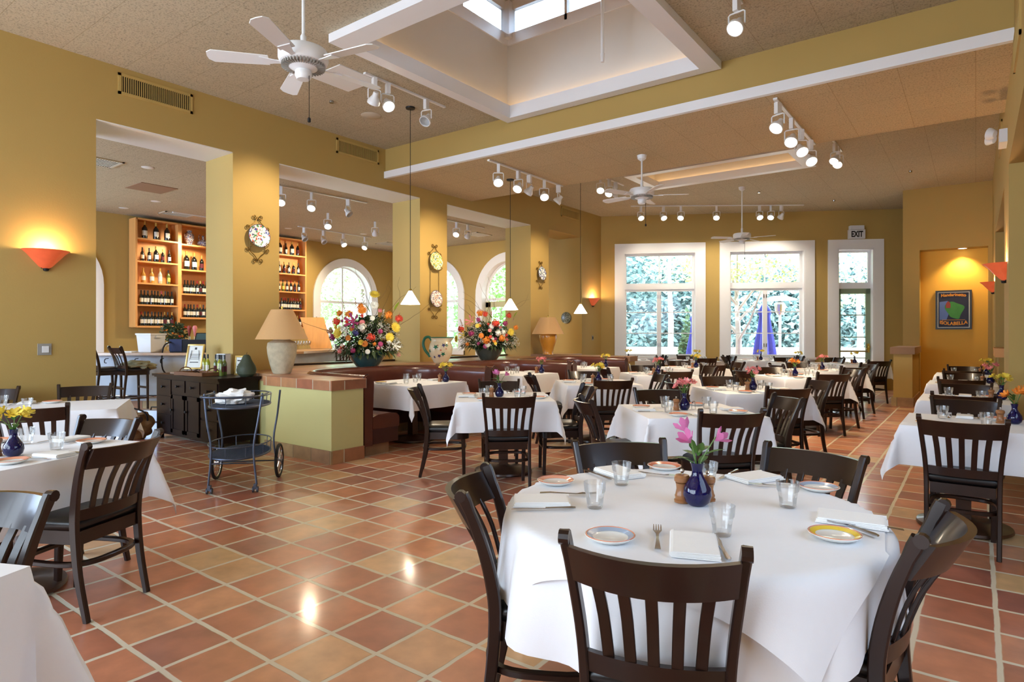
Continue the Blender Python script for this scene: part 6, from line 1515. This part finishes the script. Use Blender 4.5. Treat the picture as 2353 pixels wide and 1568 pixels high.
bm = nb(); tube(bm, catmull([(-.40, -.12, .2), (-.44, -.35, .1), (-.42, -.42, -.3), (-.2, -.44, -.42), (.2, -.42, -.3), (.35, -.3, 0), (.38, -.12, .2)], 5), .014, 5); obj('bag_strap', bm, 'bag_black', t)
t = thing('point_of_sale_monitor', 'black tilted till monitor on the bar', 'monitor', (-12.28, 6.22, ZB), R(38))
bm = nb(); RMx = Matrix.Rotation(R(-24), 4, 'X'); box(bm, -.22, -.02, .1, .22, .03, .40); bmesh.ops.transform(bm, matrix=RMx, verts=bm.verts); obj('monitor_case', bm, 'black_plastic', t, bevel=.008)
bm = nb(); box(bm, -.20, -.022, .12, .20, -.019, .38); bmesh.ops.transform(bm, matrix=RMx, verts=bm.verts); obj('monitor_screen', bm, 'screen_teal', t)
bm = nb(); box(bm, -.1, .02, 0, .1, .2, .02); tube(bm, [(0, .12, .02), (0, .10, .2)], .03, 8); obj('monitor_stand', bm, 'black_plastic', t)
for (x, y), m_, w in (((-12.62, 6.1), 'poster_red', 'red headed'), ((-12.54, 6.17), 'petal_rose', 'pink headed'), ((-12.35, 6.55), 'paint_blue', 'blue headed')):
    t = thing('beer_tap', '%s beer tap handle behind the bar' % w, 'tap', (x, y, ZB), 0, 'beer taps'); bm = nb(); tube(bm, [(0, 0, 0), (0, 0, .3)], .018, 8); obj('tap_post', bm, 'chrome', t)
    bm = nb(); lathe(bm, [(.01, .3), (.02, .34), (.035, .43), (.045, .47), (.03, .51), (0, .52)], 14); obj('tap_handle', bm, m_, t)
rnd = random.Random(8)
def wine_glass():
    bm = nb(); lathe(bm, [(0, 0), (.032, 0), (.03, .004), (.004, .01), (.0035, .08), (.02, .095), (.034, .125), (.034, .155), (.028, .19), (.026, .19), (.031, .15), (.03, .125), (0, .10)], 16); return tag(obj('wine_glass', bm, 'glass'), 'x', 'glass')
WG = wine_glass(); k = 0
for i in range(9):
    for j in range(2):
        k += 1; place(WG, (-12.9+.12*i-.08*j+.0, 5.75+.085*i+.10*j, ZB), 0, 'stemmed wine glass in the rows on the bar counter behind the white tub', 'wine glasses on the bar')
for i in range(8): place(WG, (-12.5+.07*i, 8.9-.12*i, ZB), 0, 'stemmed wine glass in the row on the bar beside the big lamp shade', 'wine glasses by the lamp')
t = thing('flower_arrangement', 'small orange and green flower arrangement on the bar under the shelves', 'flowers', (-12.92, 5.95, ZB))
bm = nb(); leafcloud(bm, 0, 0, .38, .26, .26, .22, 400, .05, 9); obj('foliage', bm, 'leaf_dark', t, smooth=False)
for k in range(12):
    a = k*2.4; bm = blob_flower('pom', 'orange', .035, rnd); o = obj('bloom', bm, 'petal_orange' if k % 3 else 'petal_red', t); o.location = (.2*math.cos(a), .2*math.sin(a), .30+.18*(k % 4)/3)
bm = nb(); lathe(bm, [(0, 0), (.07, 0), (.09, .12), (.06, .2), (.07, .22), (0, .2)], 18); obj('holder', bm, 'glaze_amber', t)
bm = nb(); box(bm, -.2, -.15, 0, .2, .15, .02); tag(obj('clipboard', bm, 'white_paint', loc=(-13.0, 5.1, ZB), rz=.6), 'flat white tray lying at the left end of the bar counter', 'tray')
# raised wooden board beside the taps
t = thing('wooden_board', 'tilted oak bar hatch board beside the flower pot', 'board', (-12.2, 8.95, 1.036), YAW)
bm = nb(); prism(bm, [(.24, 0), (-.26, 0), (-.55, .74), (0, .74)], 0, .035, Mx=Matrix.Rotation(R(80), 4, 'X')); obj('board_panel', bm, 'board_wood', t, bevel=.004)
bm = nb(); tube(bm, [(.0, .03, .02), (-.2, .2, .75)], .012, 6); tube(bm, [(-.2, .2, .75), (-.2, .35, 0)], .012, 6); obj('board_stay', bm, 'chrome', t)
# ---------------- bottle shelves ----------------
def case(y0, y1, shelves, top, label):
    t = thing('bottle_shelf', label, 'shelf', (-14.68, (y0+y1)/2, 0)); w = (y1-y0)/2; zb = shelves[-1]-.03
    bm = nb(); box(bm, 0, -w, zb, .02, w, top); obj('back_panel', bm, 'oak', t)
    for s in (-1, 1): bm = nb(); box(bm, .02, s*w-.02, zb, .34, s*w+.02, top); obj('side_panel', bm, 'oak', t)
    bm = nb(); box(bm, .02, -w, top-.03, .34, w, top); obj('top_panel', bm, 'oak', t)
    for z in shelves: bm = nb(); box(bm, .02, -w+.02, z-.035, .34, w-.02, z); obj('shelf_board', bm, 'oak', t)
    bm = nb(); box(bm, .335, -w, zb-.01, .36, w, zb+.03); obj('lip', bm, 'oak', t)
SH1 = [3.45, 2.96, 2.49, 2.02, 1.56]; SH2 = [3.42, 2.85, 2.30, 1.76]
case(5.82, 6.70, SH1, 3.87, 'oak bottle shelf unit, leftmost in the first opening'); case(6.74, 7.62, SH2, 3.87, 'oak bottle shelf unit half hidden by the first pillar'); case(9.12, 10.0, SH1, 3.88, 'oak bottle shelf unit seen in the second opening')
BD = {'magnum': bottle('wine_bottle', 'bottle_dark', .37, .055, 'foil_gold', 'label_white'), 'dark': bottle('wine_bottle', 'bottle_dark', .30, .037, 'black_plastic', 'label_white'), 'darkred': bottle('wine_bottle', 'bottle_dark', .30, .037, 'foil_red', 'label_white'),
      'darklab': bottle('wine_bottle', 'bottle_dark', .30, .037, 'foil_gold', 'label_dark'), 'gold': bottle('spirit_bottle', 'bottle_gold', .31, .045, 'foil_gold', 'label_white'), 'clear': bottle('spirit_bottle', 'bottle_clear', .33, .04, 'foil_gold', 'label_white'), 'green': bottle('spirit_bottle', 'bottle_green', .30, .038, 'black_plastic', 'label_yellow')}
ORD = ('first', 'second', 'third', 'fourth', 'fifth', 'sixth', 'seventh', 'eighth', 'ninth', 'tenth', 'eleventh', 'twelfth')
def row(y0, y1, z, kinds, shelf, unit, xo=-14.45, sc=1.0, jit=.0):
    n = len(kinds)
    for i, k in enumerate(kinds):
        y = y0+.09+(y1-y0-.18)*(i+.5)/n; w = {'magnum': 'large dark', 'dark': 'dark', 'darkred': 'red capped dark', 'darklab': 'gold capped dark', 'gold': 'amber', 'clear': 'clear', 'green': 'green'}[k]
        s = sc if not isinstance(sc, (list, tuple)) else sc[i]
        place(BD[k], (xo+rnd.uniform(-jit, jit), y, z), rnd.uniform(-.3, .3)+R(90), '%s bottle, %s from left on the %s shelf of the %s unit' % (w, ORD[i], ORD[shelf], unit), 'bottles on the bar shelves', (s, s, s))
pick = lambda n: [rnd.choice(('dark', 'dark', 'darkred', 'darklab', 'dark')) for _ in range(n)]
row(5.82, 6.70, SH1[0], ['magnum']*3, 0, 'leftmost', sc=1.02); row(5.82, 6.70, SH1[1], ['dark', 'dark', 'magnum', 'darklab', 'dark'], 1, 'leftmost', sc=[1, 1, .95, 1, 1]); row(5.82, 6.70, SH1[2], ['gold', 'gold', 'clear', 'green'], 2, 'leftmost', sc=1.05)
row(5.82, 6.70, SH1[3], pick(10), 3, 'leftmost', xo=-14.42, jit=.02, sc=1.03); row(5.82, 6.70, SH1[4], pick(10), 4, 'leftmost', xo=-14.42, jit=.02, sc=1.03)
row(6.74, 7.62, SH2[1], ['magnum', 'magnum', 'darklab', 'dark'], 1, 'half hidden', sc=[1.15, 1.1, 1.2, 1.2]); row(6.74, 7.62, SH2[2], pick(10), 2, 'half hidden', xo=-14.42, jit=.02, sc=1.03); row(6.74, 7.62, SH2[3], pick(10), 3, 'half hidden', xo=-14.42, jit=.02)
row(9.12, 10.0, SH1[0], ['magnum', 'dark', 'magnum', 'darklab'], 0, 'right', sc=[1, 1, 1, 1.15]); row(9.12, 10.0, SH1[1], ['dark', 'darklab', 'dark', 'darklab', 'dark'], 1, 'right'); row(9.12, 10.0, SH1[2], ['dark', 'green', 'dark', 'darkred', 'darklab', 'dark'], 2, 'right'); row(9.12, 10.0, SH1[3], pick(10), 3, 'right', xo=-14.42, jit=.02); row(9.12, 10.0, SH1[4], pick(9), 4, 'right', xo=-14.42)
for y, k, w in ((6.98, 0, 'tall cream and blue painted jar with two handles'), (7.30, 1, 'squat blue and white painted decanter')):
    t = thing('ceramic_jar', w+', half hidden unit', 'jar', (-14.45, y, SH2[0]))
    bm = nb(); lathe(bm, [(0, 0), (.07, 0), (.06, .03), (.10, .14), (.10, .2), (.05, .28), (.06, .33), (0, .33)] if not k else [(0, 0), (.07, 0), (.13, .05), (.12, .10), (.04, .15), (.02, .2), (.03, .24), (0, .27)], 24); obj('jar_body', bm, 'jar_blue', t)
    bm = nb()
    for s in (-1, 1): tube(bm, [(0, s*(.06+.045*math.sin(a)), .2+.07*math.cos(a)) for a in [math.pi*i/8 for i in range(9)]], .008, 5)
    obj('jar_handle', bm, 'jar_blue', t)

# remove the unused prototypes
for p in [CH, SQB, GL, NP, FK, KN, ML, SL, VS, HL, HD, ST, WG, B_OIL, OIL]+list(PL.values())+list(PY.values())+list(BD.values()):
    if p.name not in USED:
        for c in kids(p):
            for g in kids(c): bpy.data.objects.remove(g)
            bpy.data.objects.remove(c)
        bpy.data.objects.remove(p)
